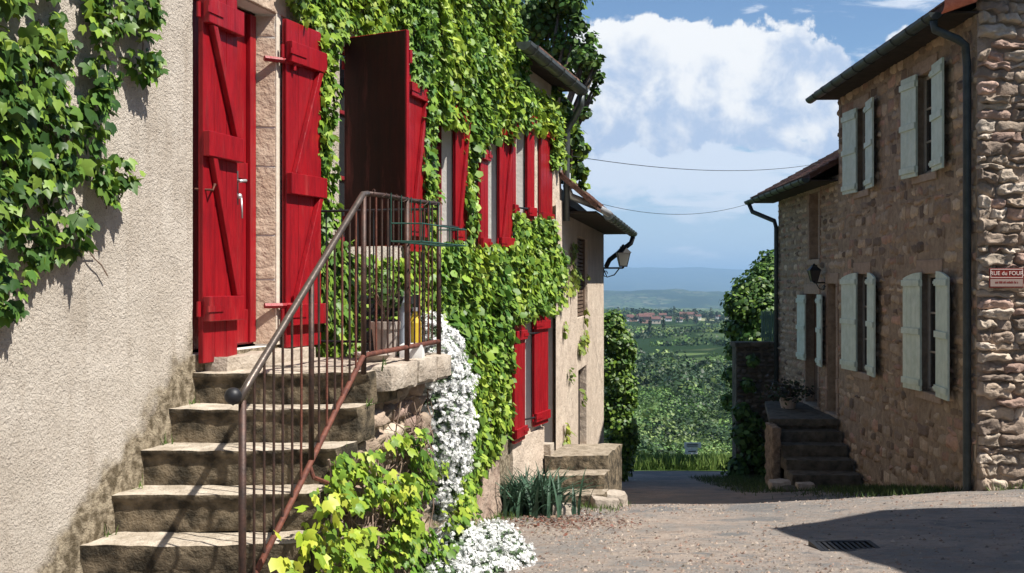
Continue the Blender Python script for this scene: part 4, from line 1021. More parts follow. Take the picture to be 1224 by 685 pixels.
c = FR.P(20.6, -2.38, .55)
e = empty('potted_plant', c, 'dark leafy plant in a low pot on the shaded landing', 'potted plant')
mb = MB(); mb.lathe(tuple(c), [(0, .0), (.13, .0), (.17, .2), (.185, .2), (.18, .23), (.15, .2), (0, .18)], 18); mb.build('pot', M['terracotta'], e)
n = 500; P_ = np.array(c)+np.array([0, 0, .33])+G.normal(0, 1, (n, 3))*[.2, .26, .09]
leaves('foliage', P_, G.normal(0, 1, (n, 3))+[0, -.3, 1], G.normal(0, 1, (n, 3)), G.uniform(.05, .09, n), T_DIA, tints(n, [(.03, .05, .02), (.05, .04, .03)]), M['leaf_dark'], e)

# dark garden wall beyond
gw = empty('garden_wall', (5.4, 24.3, -4.4), 'tall dark rubble garden wall in shadow with ivy at its foot', 'wall')
FW = Fr((4.98, 24.15), (1, .0), (0, -1))
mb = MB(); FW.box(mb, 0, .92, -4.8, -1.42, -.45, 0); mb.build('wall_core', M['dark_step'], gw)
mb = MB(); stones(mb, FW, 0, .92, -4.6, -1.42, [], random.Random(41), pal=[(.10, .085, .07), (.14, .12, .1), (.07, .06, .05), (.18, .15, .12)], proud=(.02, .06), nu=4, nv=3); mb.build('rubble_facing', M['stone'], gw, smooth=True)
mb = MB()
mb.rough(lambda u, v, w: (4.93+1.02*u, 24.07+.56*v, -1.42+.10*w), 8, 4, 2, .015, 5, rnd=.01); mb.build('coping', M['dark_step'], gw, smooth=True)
mb = MB()   # green slatted panel standing on the wall
for k in range(7): mb.box(5.58+k*.05, 5.615+k*.05, 24.30, 24.33, -1.30, -.64)
mb.box(5.56, 5.93, 24.335, 24.36, -1.22, -1.16); mb.box(5.56, 5.93, 24.335, 24.36, -.80, -.74)
tag(mb.build('trellis_panel', mat('faded_green_wood', (.10, .19, .15), (.16, .26, .21), 5, .7)), 'faded green slatted panel standing on top of the dark garden wall', 'trellis')

# neighbour house on the right, outside the frame: it throws the shadow across the lane
hN = empty('neighbour_house', (9, 1, -1.5), 'rubble house at the right edge whose shadow crosses the lane', 'house')
mb = MB(); mb.box(6.35, 12.5, -8, 7.75, -2.6, 3.35); mb.add([(6.35, 7.75, 3.352), (12.5, 7.75, 3.352), (9.4, 7.75, 6.6)], [(0, 1, 2)]); mb.build('wall', M['mortar_lit'], hN)
mb = MB()
mb.hexa([(5.96, -8.3, 3.70), (9.4, -8.3, 7.1), (9.4, 8.0, 7.1), (5.96, 8.0, 3.70), (5.96, -8.3, 3.84), (9.4, -8.3, 7.24), (9.4, 8.0, 7.24), (5.96, 8.0, 3.84)])
mb.hexa([(9.402, -8.3, 7.1), (12.9, -8.3, 3.7), (12.9, 8.0, 3.7), (9.402, 8.0, 7.1), (9.402, -8.3, 7.24), (12.9, -8.3, 3.84), (12.9, 8.0, 3.84), (9.402, 8.0, 7.24)]); mb.build('roof', M['tile'], hN)

# steps of the low door (left, far)
st3 = empty('door_steps', FA.P(12.6, -2.6, .5), 'three worn stone steps to the low doorway beside the strap leaved plant', 'stairs')
for (d0, d1, z, w0, w1) in ((12.95, 14.0, -2.06, .06, .80), (12.55, 13.0, -2.22, .10, .84), (12.15, 12.62, -2.38, .12, .90)):
    mb = MB()
    def f6(u, v, w, d0=d0, d1=d1, z=z, w0=w0, w1=w1): p = FA.P(d0+(d1-d0)*v-.02*w+.10*u*(1-v), 0)+Vector((w0+(w1-w0)*u, 0, 0)); p.z = z-(.75 if z > -2.3 else .45)*(1-w); return p
    mb.rough(f6, 12, 6, 12, .016, 6, rnd=.015); mb.build('step', M['step_far'], st3, smooth=True)
mb = MB()
mb.rough(lambda u, v, w: tuple(FA.P(13.0+.2*v, -2.07+.14*w, -.16+.28*u)), 3, 3, 3, .006, 8, rnd=.006); mb.build('sill_stone', M['step_top'], st3, smooth=True)
for (x, y, s, lab) in ((1.02, 11.9, .16, 'grey rounded stone at the outer foot of the low door steps'), (.50, 11.25, .15, 'pale flat stone in front of the strap leaved plant'), (.20, 11.35, .10, 'small brown stone half under the strap leaves'), (1.12, 12.6, .22, 'upright boundary stone against the steps of the low doorway')):
    mb = MB(); z = gz(x, y)
    mb.rough(lambda u, v, w, x=x, y=y, s=s, z=z: (x+(u-.5)*s*1.9, y+(v-.5)*s*1.4, z-.05+s*1.0*w), 6, 6, 5, s*.2, 5, rnd=s*.3)
    tag(mb.build('rock', M['rock'], smooth=True), lab, 'rock')

# ================================================================== CLIMBING PLANTS
def wallvine(name, label, fr, a0, a1, z0, z1, test, dens, size, thick, cols, tpl, stems=0, seed=1, cat='climbing plant', up=.55, off0=.02, mask=.0, extra=None):
    rg = np.random.default_rng(seed); sc = fr.d.length
    n = int((a1-a0)*sc*(z1-z0)*dens)
    A = rg.uniform(a0, a1, n); Z = rg.uniform(z0, z1, n); keep = []; O = []
    for i in range(n):
        p = fr.P(A[i], Z[i], .08); x, y = proj(p)
        t = test(x, y, A[i], Z[i])
        if not t: continue
        nn = noise.noise(Vector((A[i]*2.2, Z[i]*2.2, seed)))+.5*noise.noise(Vector((A[i]*6, Z[i]*6, seed)))
        if t is not True and nn*.9+(t-.5)*2 < rg.uniform(-.15, .15): continue
        keep.append(i); bulge = thick*(.55+.75*nn)
        O.append(off0+max(.02, bulge)*rg.random()**.7)
    keep = np.array(keep); m_ = len(keep)
    e = empty(name, fr.P((a0+a1)/2, z0, .05), label, cat)
    P_ = np.array([fr.P(A[i], Z[i], o) for i, o in zip(keep, O)])
    O = np.array(O)
    N_ = np.array(fr.n)[None]*1.0+np.array([0, 0, up])[None]+rg.normal(0, .50, (m_, 3))
    T_ = np.array([0, 0, -1.0])[None]+rg.normal(0, .45, (m_, 3))+np.array(fr.n)[None]*.25
    pn = np.array([noise.noise(Vector((A[i]*1.3, Z[i]*1.3, seed+9))) for i in keep])
    ti = tints(m_, cols, .22, rg)*(1+.35*pn[:, None])*np.clip(np.array([1+.25*pn, np.ones(m_), 1-.2*pn]).T, .5, 1.5)
    leaves('foliage', P_, N_, T_, size*np.clip(rg.lognormal(-.05, .32, m_), .4, 1.75), tpl, ti, M['leaf'], e)
    if stems:
        mb = MB(); r = random.Random(seed)
        for k in range(stems):
            i = r.choice(list(range(m_))); a = A[keep[i]]; z = Z[keep[i]]; p = []
            for s in range(12):
                q = fr.P(a, z, .015); x, y = proj(fr.P(a, z, .08))
                if not (z0 < z < z1): break
                if not test(x, y, a, z): break
                p.append(q); z += .07; a += r.uniform(-.035, .035)
            if len(p) > 2: mb.tube(p, r.uniform(.003, .008), 5)
        if mb.v: mb.build('stem', M['stem'], e)
    return e
GR = [(.17, .28, .03), (.24, .36, .04), (.09, .17, .025), (.28, .38, .06), (.10, .20, .03)]
GRD = [(.07, .15, .025), (.11, .20, .03), (.035, .085, .018), (.17, .26, .04), (.05, .11, .02)]
# near vine at the left
polyL = [(-60, -60), (78, -60), (75, 20), (95, 50), (92, 92), (105, 105), (128, 122), (140, 145), (120, 165), (110, 190), (118, 205), (80, 220), (90, 245), (112, 260), (104, 298), (75, 310), (50, 320), (22, 345), (28, 372), (-10, 400), (-60, 410)]
polyL2 = [(95, -60), (192, -60), (188, 20), (178, 45), (140, 40), (118, 65), (100, 40)]
polyL3 = [(160, 58), (188, 55), (190, 88), (170, 96)]; polyL4 = [(110, 70), (128, 62), (148, 90), (130, 140), (112, 120)]
polyL5 = [(118, 190), (150, 185), (156, 208), (140, 246), (124, 244), (118, 215)]
def tL(x, y, a, z):
    if inpoly(x, y, [(28, -5), (92, -8), (96, 22), (72, 34), (40, 30)]): return noise.noise(Vector((x*.05, y*.05, 1))) > .22
    if any(inpoly(x, y, p) for p in (polyL3, polyL4, polyL5)): return True
    return any(inpoly(x, y, p) for p in (polyL, polyL2)) and noise.noise(Vector((x*.035, y*.022, 6)))+.4*noise.noise(Vector((x*.11, y*.11, 2))) > -.27
wallvine('vine', 'bright green vine hanging over the cream wall at the left edge', FA, 4.15, 5.55, -.35, 1.55, tL, 1900, .055, .13, GRD+GR[:1], T_LOBE, stems=22, seed=3, up=.5)
# thin hanging tendrils for the left vine
root = [o for o in bpy.data.objects if o.name.startswith('vine')][0]
mb = MB(); r = random.Random(12)
for (x0, y0, x1, y1) in ((125, 90, 128, 250), (168, 20, 172, 70), (10, 60, 60, 30), (100, 290, 130, 330), (60, 60, 75, 20), (5, 150, 60, 110), (128, 240, 136, 200), (80, 300, 118, 300)):
    p = []
    for t in np.linspace(0, 1, 7):
        x = x0+(x1-x0)*t+r.uniform(-1.5, 1.5); y = y0+(y1-y0)*t; D = FA.D(x, .03); q = FA.P(D, (338-y)/F*(D-.01), .03); p.append(q)
    mb.tube(p, .0035, 5)
mb.build('tendril', M['stem'], root)

polyM = [(318, -80), (378, 60), (380, 250), (384, 330), (384, 425), (470, 425), (522, 380), (545, 600), (563, 612), (580, 560), (598, 540), (612, 500), (612, 388), (640, 378), (668, 372), (690, 345), (678, 310), (662, 275), (668, 262), (657, 262), (657, 200), (672, 200), (700, 120), (660, 60), (626, 62), (622, -80)]
blk = [(523, 150, 556.5, 287), (571, 176, 578, 290), (578, 165, 611, 291), (610, 160, 613.5, 255), (613.5, 152, 635, 255), (634, 158, 660, 259), (482, 99, 508, 300), (402, 48, 483, 288), (612, 383, 662, 560), (330, 30, 378, 420)]
def tM(x, y, a, z):
    if a > 13.95 or y > 640: return False
    if not inpoly(x, y, polyM) and not (x < 420 and inpoly(x+(0), y, polyM)): return False
    jx = 3*noise.noise(Vector((y*.06, 1, 0))); jy = 7*noise.noise(Vector((x*.12, y*.02, 0)))
    for i, (x0, y0, x1, y1) in enumerate(blk):
        if x0+jx*.6 < x < x1+jx*.6 and y0+jy*1.6 < y < y1+jy*.8: return False
    if 7.50 < a < 8.72 and .2 < z < 1.74: return False
    if x < 334 and y > 26+jy: return False
    if 318 < x < 345 and y > 22+jy and y < 60: return False
    return True
wallvine('ivy_mass', 'thick green ivy blanketing the upper wall between the red shutters', FA, 6.4, 9.3, -.47, 3.4, tM, 1750, .056, .15, GR, T_LOBE, stems=60, seed=5)
def tM2(x, y, a, z): return tM(x, y, a, z)
# beyond 9.3 m the same plant in a lighter leaf
def join_to(e, src):
    for c in list(src.children):
        mw = Vector(src.location)-Vector(e.location); c.parent = e; c.location = Vector(c.location)+mw
    bpy.data.objects.remove(src)
eM = [o for o in bpy.data.objects if o.name == 'ivy_mass'][0]
e2 = wallvine('ivy_far', '', FA, 9.3, 12.1, -2.5, 3.7, tM, 1600, .060, .16, GR, T_MID, stems=30, seed=6); join_to(eM, e2)
e2 = wallvine('ivy_far', '', FA, 12.1, 14.0, -1.0, 2.25, tM, 1300, .064, .13, GR, T_MID, stems=20, seed=7); join_to(eM, e2)
# sparse trails to the right of the ivy on the tan wall
def tS(x, y, a, z):
    if not inpoly(x, y, [(650, 255), (690, 290), (716, 300), (712, 400), (706, 470), (690, 500), (680, 560), (668, 520), (672, 420), (655, 380)]): return False
    v = noise.noise(Vector((x*.07, y*.028, 2))); return v > .2
wallvine('creeper_trails', 'sparse yellowish creeper trails hanging on the tan wall below the gutter', FB, 14.0, 16.8, -2.3, .9, tS, 200, .075, .05, [(.22, .28, .05), (.16, .22, .04)], T_MID, stems=60, seed=8, cat='creeper')
# vine climbing on the staircase side
polyS = [(318, 700), (326, 640), (345, 600), (372, 590), (392, 560), (415, 520), (440, 540), (455, 512), (492, 508), (500, 535), (535, 565), (556, 560), (562, 600), (552, 640), (530, 700)]
def tSt(x, y, a, z):
    if not inpoly(x, y, polyS): return False
    v = noise.noise(Vector((x*.03, y*.03, 5))); return v > -.16
wallvine('stair_vine', 'fresh yellow green vine spreading low over the staircase side wall', FS, 4.6, 7.9, -2.2, -.85, tSt, 1000, .056, .20, [(.20, .32, .035), (.27, .38, .04), (.10, .20, .03), (.34, .42, .06), (.14, .25, .03)], T_LOBE, stems=24, seed=9, up=.9, off0=.05)

# vine tumbling from the eave corner and hanging beside it
def blob(name, lobes, n, size, cols, m, parent, tpl=T_DIA, rg=G, upb=.5, shell=.75):
    P_ = []; N_ = []
    w = np.array([l[3]*l[4] for l in lobes]); w = w/w.sum(); idx = rg.choice(len(lobes), n, p=w)
    d = rg.normal(0, 1, (n, 3)); d /= np.linalg.norm(d, axis=1)[:, None]
    rad = shell+(1-shell)*rg.random(n); rad *= np.where(rg.random(n) < .2, rg.uniform(.4, 1, n), 1)
    L_ = np.array([[l[0], l[1], l[2]] for l in lobes])[idx]; Rr = np.array([[l[3], l[3], l[4]] for l in lobes])[idx]
    ph = np.array([noise.noise(Vector((a*2.2+b_[0], a2*2.2, a3*2.2+b_[2]))) for (a, a2, a3), b_ in zip(d, L_)])
    P_ = L_+d*Rr*(rad*(1+.28*ph))[:, None]
    N_ = d+np.array([0, 0, upb])+rg.normal(0, .45, (n, 3)); T_ = rg.normal(0, .7, (n, 3))+np.array([0, 0, -.6])
    return leaves(name, P_, N_, T_, rg.uniform(size*.7, size*1.3, n), tpl, tints(n, cols, .3, rg), m, parent)
TG = [(.05, .11, .025), (.08, .15, .03), (.035, .075, .02), (.11, .18, .04)]
def pt(px, py, D): return ((px-612)/F*D, D, (338-py)/F*D)
e = empty('hanging_vine', pt(690, 235, 14.6), 'loose dark green vine trailing from the gutter end over the lower roof', 'climbing plant')
lb = [(*pt(x, y, 14.5+dd), rr, rz) for (x, y, dd, rr, rz) in ((676, 140, -.3, .16, .14), (683, 160, .0, .17, .16), (690, 178, .1, .15, .14), (697, 176, .3, .11, .08), (684, 198, .1, .14, .14), (694, 205, .2, .12, .1), (680, 215, .0, .09, .1), (697, 221, .3, .07, .05), (670, 125, -.4, .15, .12), (655, 110, -.9, .16, .12))]
blob('foliage', lb, 1500, .085, TG+GR[:2], M['leaf'], e, T_MID, shell=.3)
mb = MB(); mb.tube([pt(668, 120, 14.3), pt(678, 150, 14.4), pt(684, 180, 14.5), pt(682, 215, 14.5), pt(676, 240, 14.3)], [.02, .018, .014, .01, .006], 6); mb.build('stem', M['stem'], e)
# trees
def limbtree(name, label, base, lobes, n, size, cols, tr=.12, seed=1, cat='tree', tpl=T_DIA, shell=.55, m='leaf_dark'):
    e = empty(name, base, label, cat); rg = np.random.default_rng(seed); r = random.Random(seed)
    blob('crown', lobes, n, size, cols, M[m], e, tpl, rg, shell=shell)
    mb = MB(); b = Vector(base); c = sum((Vector(l[:3]) for l in lobes), Vector())/len(lobes)
    fork = b.lerp(c, .62); mid = b.lerp(fork, .5)+Vector((r.uniform(-.1, .1)*3, 0, 0))
    mb.tube([b, mid, fork], [tr, tr*.8, tr*.6], 8)
    for l in lobes:
        q = Vector(l[:3]); k = fork.lerp(q, .5)+Vector((0, 0, -.05*(q-fork).length)); mb.tube([fork, k, q], [tr*.45, tr*.28, tr*.1], 6)
    mb.build('trunk', M['bark'], e, smooth=True)
    return e
lb = [(*pt(x, y, 17.5+dd), rr, rr*.8) for (x, y, dd, rr) in ((640, -40, 1, .7), (672, -10, 0, .5), (655, 30, .5, .5), (678, 55, 0, .33), (696, 70, -.5, .26), (705, 82, 0, .2), (690, 95, .3, .25), (664, 70, .4, .4), (700, 118, .3, .14), (630, 20, .5, .6), (712, 74, -.3, .12), (660, 8, .3, .4), (676, 92, 0, .25))]
limbtree('house_tree', 'leafy dark tree rising behind the metal gutter of the ivy house', (-1.2, 18.2, -3.4), lb+[(*pt(x, y, 17.3), rr, rr) for (x, y, rr) in ((706, 45, .14), (716, 92, .12), (718, 70, .09), (700, 135, .12), (712, 108, .1), (690, 28, .2), (684, 5, .22), (704, 60, .18))], 6500, .085, TG+GRD[:2], .16, 4, shell=.25, tpl=T_MID)
lb = [(*pt(x, y, 27.5+dd), rr, rr*.85) for (x, y, dd, rr) in ((900, 350, 0, .65), (885, 365, -.4, .5), (915, 335, .4, .6), (892, 395, 0, .55), (912, 372, -.5, .6), (925, 320, 1, .6), (878, 392, .2, .35), (905, 405, -.6, .5), (935, 350, 1, .8), (881, 420, .5, .35), (925, 395, .5, .6), (880, 450, .5, .4), (876, 480, .5, .35))]
limbtree('garden_tree', 'bushy green tree behind the dark garden wall', (6.6, 28.2, -5.2), lb, 13000, .10, GRD+TG, .16, 6, shell=.4, tpl=T_MID)
# ivy covered pillar past the tan house
e = empty('ivy_column', (2.35, 22.0, -4.0), 'tall ragged column of glossy ivy beyond the corner of the tan house', 'climbing plant')
lb = [(*pt(741+dx, y, 22+dd), rr, .36) for (y, dx, dd, rr) in ((388, -6, 0, .22), (410, -2, 0, .27), (435, 0, .1, .30), (460, 1, 0, .32), (485, 0, 0, .30), (510, 2, -.1, .31), (535, 0, 0, .33), (555, -2, 0, .36), (395, -18, 0, .25), (440, -18, 0, .3), (490, -18, 0, .3), (540, -18, 0, .3), (420, 12, 0, .14), (470, 14, 0, .14), (520, 14, 0, .14))]
blob('foliage', lb, 8000, .075, GRD+GR[:1]+[(.20, .28, .10)], M['leaf'], e, T_MID, shell=.7)
mb = MB(); mb.tube([(2.2, 22, -4.2), (2.18, 22, -2.5), (2.15, 22.05, -1.0)], [.09, .07, .04], 8); mb.build('trunk', M['bark'], e)
# ivy at the foot of the dark wall
e = empty('wall_ivy', (5.2, 24.0, -4.4), 'dark ivy creeping up the foot of the shaded garden wall', 'climbing plant')
lb = [(*pt(x, y, 23.9), rr, rr) for (x, y, rr) in ((890, 520, .35), (905, 540, .35), (882, 560, .3), (900, 505, .25), (915, 560, .3), (886, 490, .2), (895, 460, .16), (900, 430, .14))]
blob('foliage', lb, 1500, .11, TG, M['leaf_dark'], e, T_MID, shell=.5)

# ================================================================== FLOWERS
def flowers(name, label, lobes, nf, nl, fs, seed, cat='flowers', drop=0):
    rg = np.random.default_rng(seed); e = empty(name, tuple(np.mean([l[:3] for l in lobes], axis=0)), label, cat)
    w = np.array([l[3]*l[5] for l in lobes]); w = w/w.sum()
    def pts(n, rmin, rmax):
        idx = rg.choice(len(lobes), n, p=w); d = rg.normal(0, 1, (n, 3)); d /= np.linalg.norm(d, axis=1)[:, None]
        ph = np.array([noise.noise(Vector(tuple(q*3.0))+Vector((i, 0, 0))) for q, i in zip(d, idx)])
        L_ = np.array([l[:3] for l in lobes])[idx]; Rr = np.array([l[3:6] for l in lobes])[idx]
        return L_+d*Rr*(rg.uniform(rmin, rmax, n)*(1+.2*ph))[:, None], d
    P_, d = pts(nl, .55, .98)
    leaves('foliage', P_, d+rg.normal(0, .6, (nl, 3)), rg.normal(0, 1, (nl, 3)), rg.uniform(.02, .04, nl), T_DIA, tints(nl, [(.10, .16, .08), (.16, .22, .12), (.06, .10, .04)], .3, rg), M['leaf_dark'], e)
    # clusters: florets gathered in heads
    nc = nf//9; C_, dc = pts(nc, .92, 1.06); k = rg.integers(0, nc, nf)
    P_ = C_[k]+rg.normal(0, .010, (nf, 3)); N_ = dc[k]*.8+rg.normal(0, .5, (nf, 3))+np.array([0, -.1, .35])
    g = np.clip(rg.normal(.86, .05, (nf, 1)), .6, .93)*(.88+.12*(rg.random(nc)[k][:, None] > .2)); leaves('blossom', P_, N_, rg.normal(0, 1, (nf, 3)), rg.uniform(fs*.8, fs*1.3, nf), T_FLOR, g*np.array([[1, 1, .98]]), M['petal'], e)
    return e
lob = [(*pt(514, 400, 7.2), .08, .12, .14), (*pt(522, 440, 7.2), .15, .15, .2), (*pt(524, 490, 7.2), .16, .15, .22), (*pt(522, 530, 7.2), .14, .15, .2), (*pt(519, 392, 7.3), .07, .12, .10), (*pt(529, 422, 7.35), .14, .18, .18), (*pt(533, 462, 7.35), .18, .22, .22), (*pt(535, 505, 7.35), .185, .22, .24), (*pt(533, 545, 7.35), .17, .2, .2), (*pt(528, 580, 7.3), .12, .15, .16), (*pt(524, 602, 7.3), .07, .1, .12)]
flowers('flower_cascade', 'white flower cushion cascading down the outer corner of the stairs', lob, 24000, 12000, .021, 1)
lob = [((540-612)/F*7.1, 7.1, -1.93, .22, .35, .10), ((575-612)/F*7.3, 7.3, -1.93, .25, .4, .12), ((603-612)/F*7.6, 7.6, -1.93, .21, .42, .12), ((545-612)/F*7.2, 7.2, -1.76, .18, .25, .15), ((590-612)/F*7.9, 7.9, -1.93, .22, .4, .17), ((555-612)/F*7.9, 7.95, -1.97, .22, .4, .13), ((530-612)/F*6.8, 6.8, -1.88, .2, .3, .12), ((545-612)/F*7.3, 7.3, -1.82, .12, .2, .14)]
flowers('flower_mat', 'low mat of white flowers spreading on the ground at the wall foot', lob, 20000, 11000, .021, 2)
lob = [(*pt(395, 668, 5.6), .09, .1, .07), (*pt(425, 680, 5.7), .09, .1, .07), (*pt(405, 690, 5.6), .12, .1, .08)]
flowers('small_flower_clump', 'small clump of white flowers among the vine leaves near the railing foot', lob, 450, 1500, .020, 3)
# strap leaved plant
e = empty('strap_leaved_plant', (.2, 11.3, -2.4), 'clump of grey green sword shaped leaves beside the low stone steps', 'plant')
r = random.Random(14); mb = MB()
for k in range(340):
    cx = .22+r.gauss(0, .16); cy = 11.35+r.gauss(0, .22); az = r.uniform(0, 6.28); ln = r.uniform(.32, .62); le = r.uniform(.25, 1.2); wd = r.uniform(.012, .022)
    base = Vector((cx, cy, gz(cx, cy))); out = Vector((math.cos(az), math.sin(az), 0)); sd = Vector((-out.y, out.x, 0)); vs = []
    for s in range(6):
        t = s/5; p = base+out*(ln*le*t*t*.75+.04*t)+Vector((0, 0, ln*(t-.42*le*t*t))); w_ = wd*(1-t**2.2)+.001
        vs += [p-sd*w_, p+Vector((0, 0, -.004)), p+sd*w_]
    fs = []
    for s in range(5):
        q = s*3; fs += [(q, q+1, q+4, q+3), (q+1, q+2, q+5, q+4)]
    g = r.uniform(.7, 1.35); mb.add(vs, fs, (.05*g, .10*g, .06*g))
mb.build('blades', M['leaf_dark'], e)
# leaf litter
def chips(name, n, pos, size, cols, m, seed, tpl=T_DIA):
    rg = np.random.default_rng(seed); P_ = np.array([pos(rg) for _ in range(n)])
    return leaves(name, P_, rg.normal(0, .35, (n, 3))+[0, 0, 1], rg.normal(0, 1, (n, 3)), rg.uniform(size*.5, size*1.5, n), tpl, tints(n, cols, .3, rg), m)
def litter(rg):
    x = rg.normal(.45, .35); y = rg.normal(10.5, .5); return (x, y, gz(x, y)+.012+.02*noise.noise(Vector((x*.7, y*.7, 4))))
tag(chips('leaf_litter', 900, litter, .03, [(.16, .06, .04), (.20, .10, .07), (.12, .07, .05), (.24, .17, .12)], M['leaf_dark'], 5), 'reddish brown fallen leaves scattered before the strap leaved plant', 'leaf litter', kind='stuff')
mb = MB(); r = random.Random(31)
def lumpz(x, y): return gz(x, y)+.012*noise.noise(Vector((x*2, y*2, 0)))+.02*noise.noise(Vector((x*.7, y*.7, 4)))
for k in range(9000):
    if r.random() < .6: x = r.gauss(.9, 1.1); y = r.uniform(5.8, 13.5)
    else: y = r.uniform(6, 14.0); x = r.uniform(.2, 6)
    if x < -.3 or FA.P(y, 0).x+.15 > x: continue
    if noise.noise(Vector((x*.9, y*.9, 7))) < r.uniform(-.45, .25): continue
    s = r.choice((.006, .008, .010, .012, .018))*r.uniform(.7, 1.3); z = lumpz(x, y); a = r.uniform(0, 3.14); c, q = math.cos(a)*s, math.sin(a)*s
    g = r.uniform(.5, 1.4); t = r.choice(((.30, .23, .18), (.34, .28, .23), (.26, .17, .13), (.2, .17, .15), (.3, .25, .2)))
    mb.add([(x-c, y-q, z), (x+q, y-c, z), (x+c, y+q, z), (x-q, y+c, z), (x+q*.2, y, z+s*.8)], [(0, 1, 4), (1, 2, 4), (2, 3, 4), (3, 0, 4)], tuple(v*g for v in t))
tag(mb.build('gravel', M['stone']), 'loose gravel and crumbs of earth on the lane', 'gravel', kind='stuff')
# grass
def grassblades(name, n, pos, h, cols, label, seed):
    rg = np.random.default_rng(seed); P_ = np.array([pos(rg) for _ in range(n)])
    tpl = (np.array([(-.06, 0, 0), (.06, 0, 0), (.035, .6, .04), (0, 1, .14)]), np.array([(0, 1, 2), (0, 2, 3)]))
    o = leaves(name, P_, rg.normal(0, 1, (n, 3))*[1, 1, .2], rg.normal(0, .4, (n, 3))+[0, 0, 1], rg.uniform(h*.5, h*1.3, n), tpl, tints(n, cols, .3, rg), M['grass'])
    return tag(o, label, 'grass', kind='stuff')
def pg(rg):
    while True:
        a = rg.uniform(13.2, 23.5); o = abs(rg.normal(0, .55)) if a < 17 else rg.uniform(.6, 2.2)*rg.uniform(.6, 1.1)
        p = FR.P(a, 0, .06+o)
        if a > 17 and o > 2.0: continue
        return (p.x, p.y, gz(p.x, p.y))
grassblades('verge_grass', 9000, pg, .09, [(.06, .10, .03), (.09, .13, .04), (.05, .07, .03)], 'low grass growing along the foot of the right hand houses', 3)
def pg2(rg): x = rg.uniform(-.5, 9); y = rg.uniform(27.2, 31); return (x, y, gz(x, y)-.02)
grassblades('brow_grass', 16000, pg2, .34, [(.08, .14, .03), (.11, .18, .04), (.15, .21, .05)], 'bright grass beyond the brow of the lane', 4)
# drain grate in the lane
c = (2.55, 8.3); z = lumpz(*c)
e = empty('drain_grate', (c[0], c[1], z), 'iron drain grate sunk in the lane at the edge of the big shadow', 'drain grate')
mb = MB(); mb.box(c[0]-.24, c[0]+.24, c[1]-.18, c[1]-.14, z-.03, z+.022); mb.box(c[0]-.24, c[0]+.24, c[1]+.14, c[1]+.18, z-.03, z+.022); mb.box(c[0]-.24, c[0]-.2, c[1]-.14, c[1]+.14, z-.03, z+.022); mb.box(c[0]+.2, c[0]+.24, c[1]-.14, c[1]+.14, z-.03, z+.022)
mb.build('frame', M['black_iron'], e)
mb = MB()
for k in range(9): mb.box(c[0]-.19+k*.043, c[0]-.165+k*.043, c[1]-.14, c[1]+.14, z-.03, z+.018)
mb.build('bars', M['black_iron'], e)
# cables
def cable(p0, p1, sag, label):
    p0 = Vector(p0); p1 = Vector(p1); mb = MB(); mb.tube([p0.lerp(p1, t)-Vector((0, 0, sag*4*t*(1-t))) for t in np.linspace(0, 1, 24)], .0048, 5)
    tag(mb.build('overhead_cable', M['black_iron']), label, 'cable')
cable(FR.P(24.5, 1.80, .5), FB.P(19.8, 1.55, -.4), .28, 'thin sagging cable from the low house gutter to the tan house roof')
cable(FA.P(14.2, 1.65, .1), (7.4, 23.6, 2.75), .25, 'higher thin cable crossing from the ivy house towards the low house roof')
# sign on the brow
e = empty('notice_sign', ((827-612)/F*28.2, 28.2, -4.8), 'small white notice board on a thin post at the brow of the lane', 'sign')
x0 = (818-612)/F*28.2; x1 = (838-612)/F*28.2; ztp = (338-529)/F*28.2; zb = (338-543)/F*28.2; xm = (827-612)/F*28.2
mb = MB(); mb.box(x0, x1, 28.2, 28.225, (ztp+zb)/2+.012, ztp); mb.box(x0+.02, x1-.09, 28.2, 28.225, zb, (ztp+zb)/2); mb.build('board', mat('notice_white', (.9, .9, .88), None), e)
mb = MB()
for (a, b, zf) in ((.06, .36, .16), (.10, .30, .75), (.06, .36, .30)): 
    z = ztp-(ztp-zb)*zf; mb.box(x0+a, x0+b, 28.196, 28.199, z-.012, z+.012)
mb.build('print', M['zinc'], e)
mb = MB(); mb.tube([(xm, 28.24, -5.0), (xm, 28.24, ztp-.02)], .02, 8); mb.build('post', M['zinc'], e)

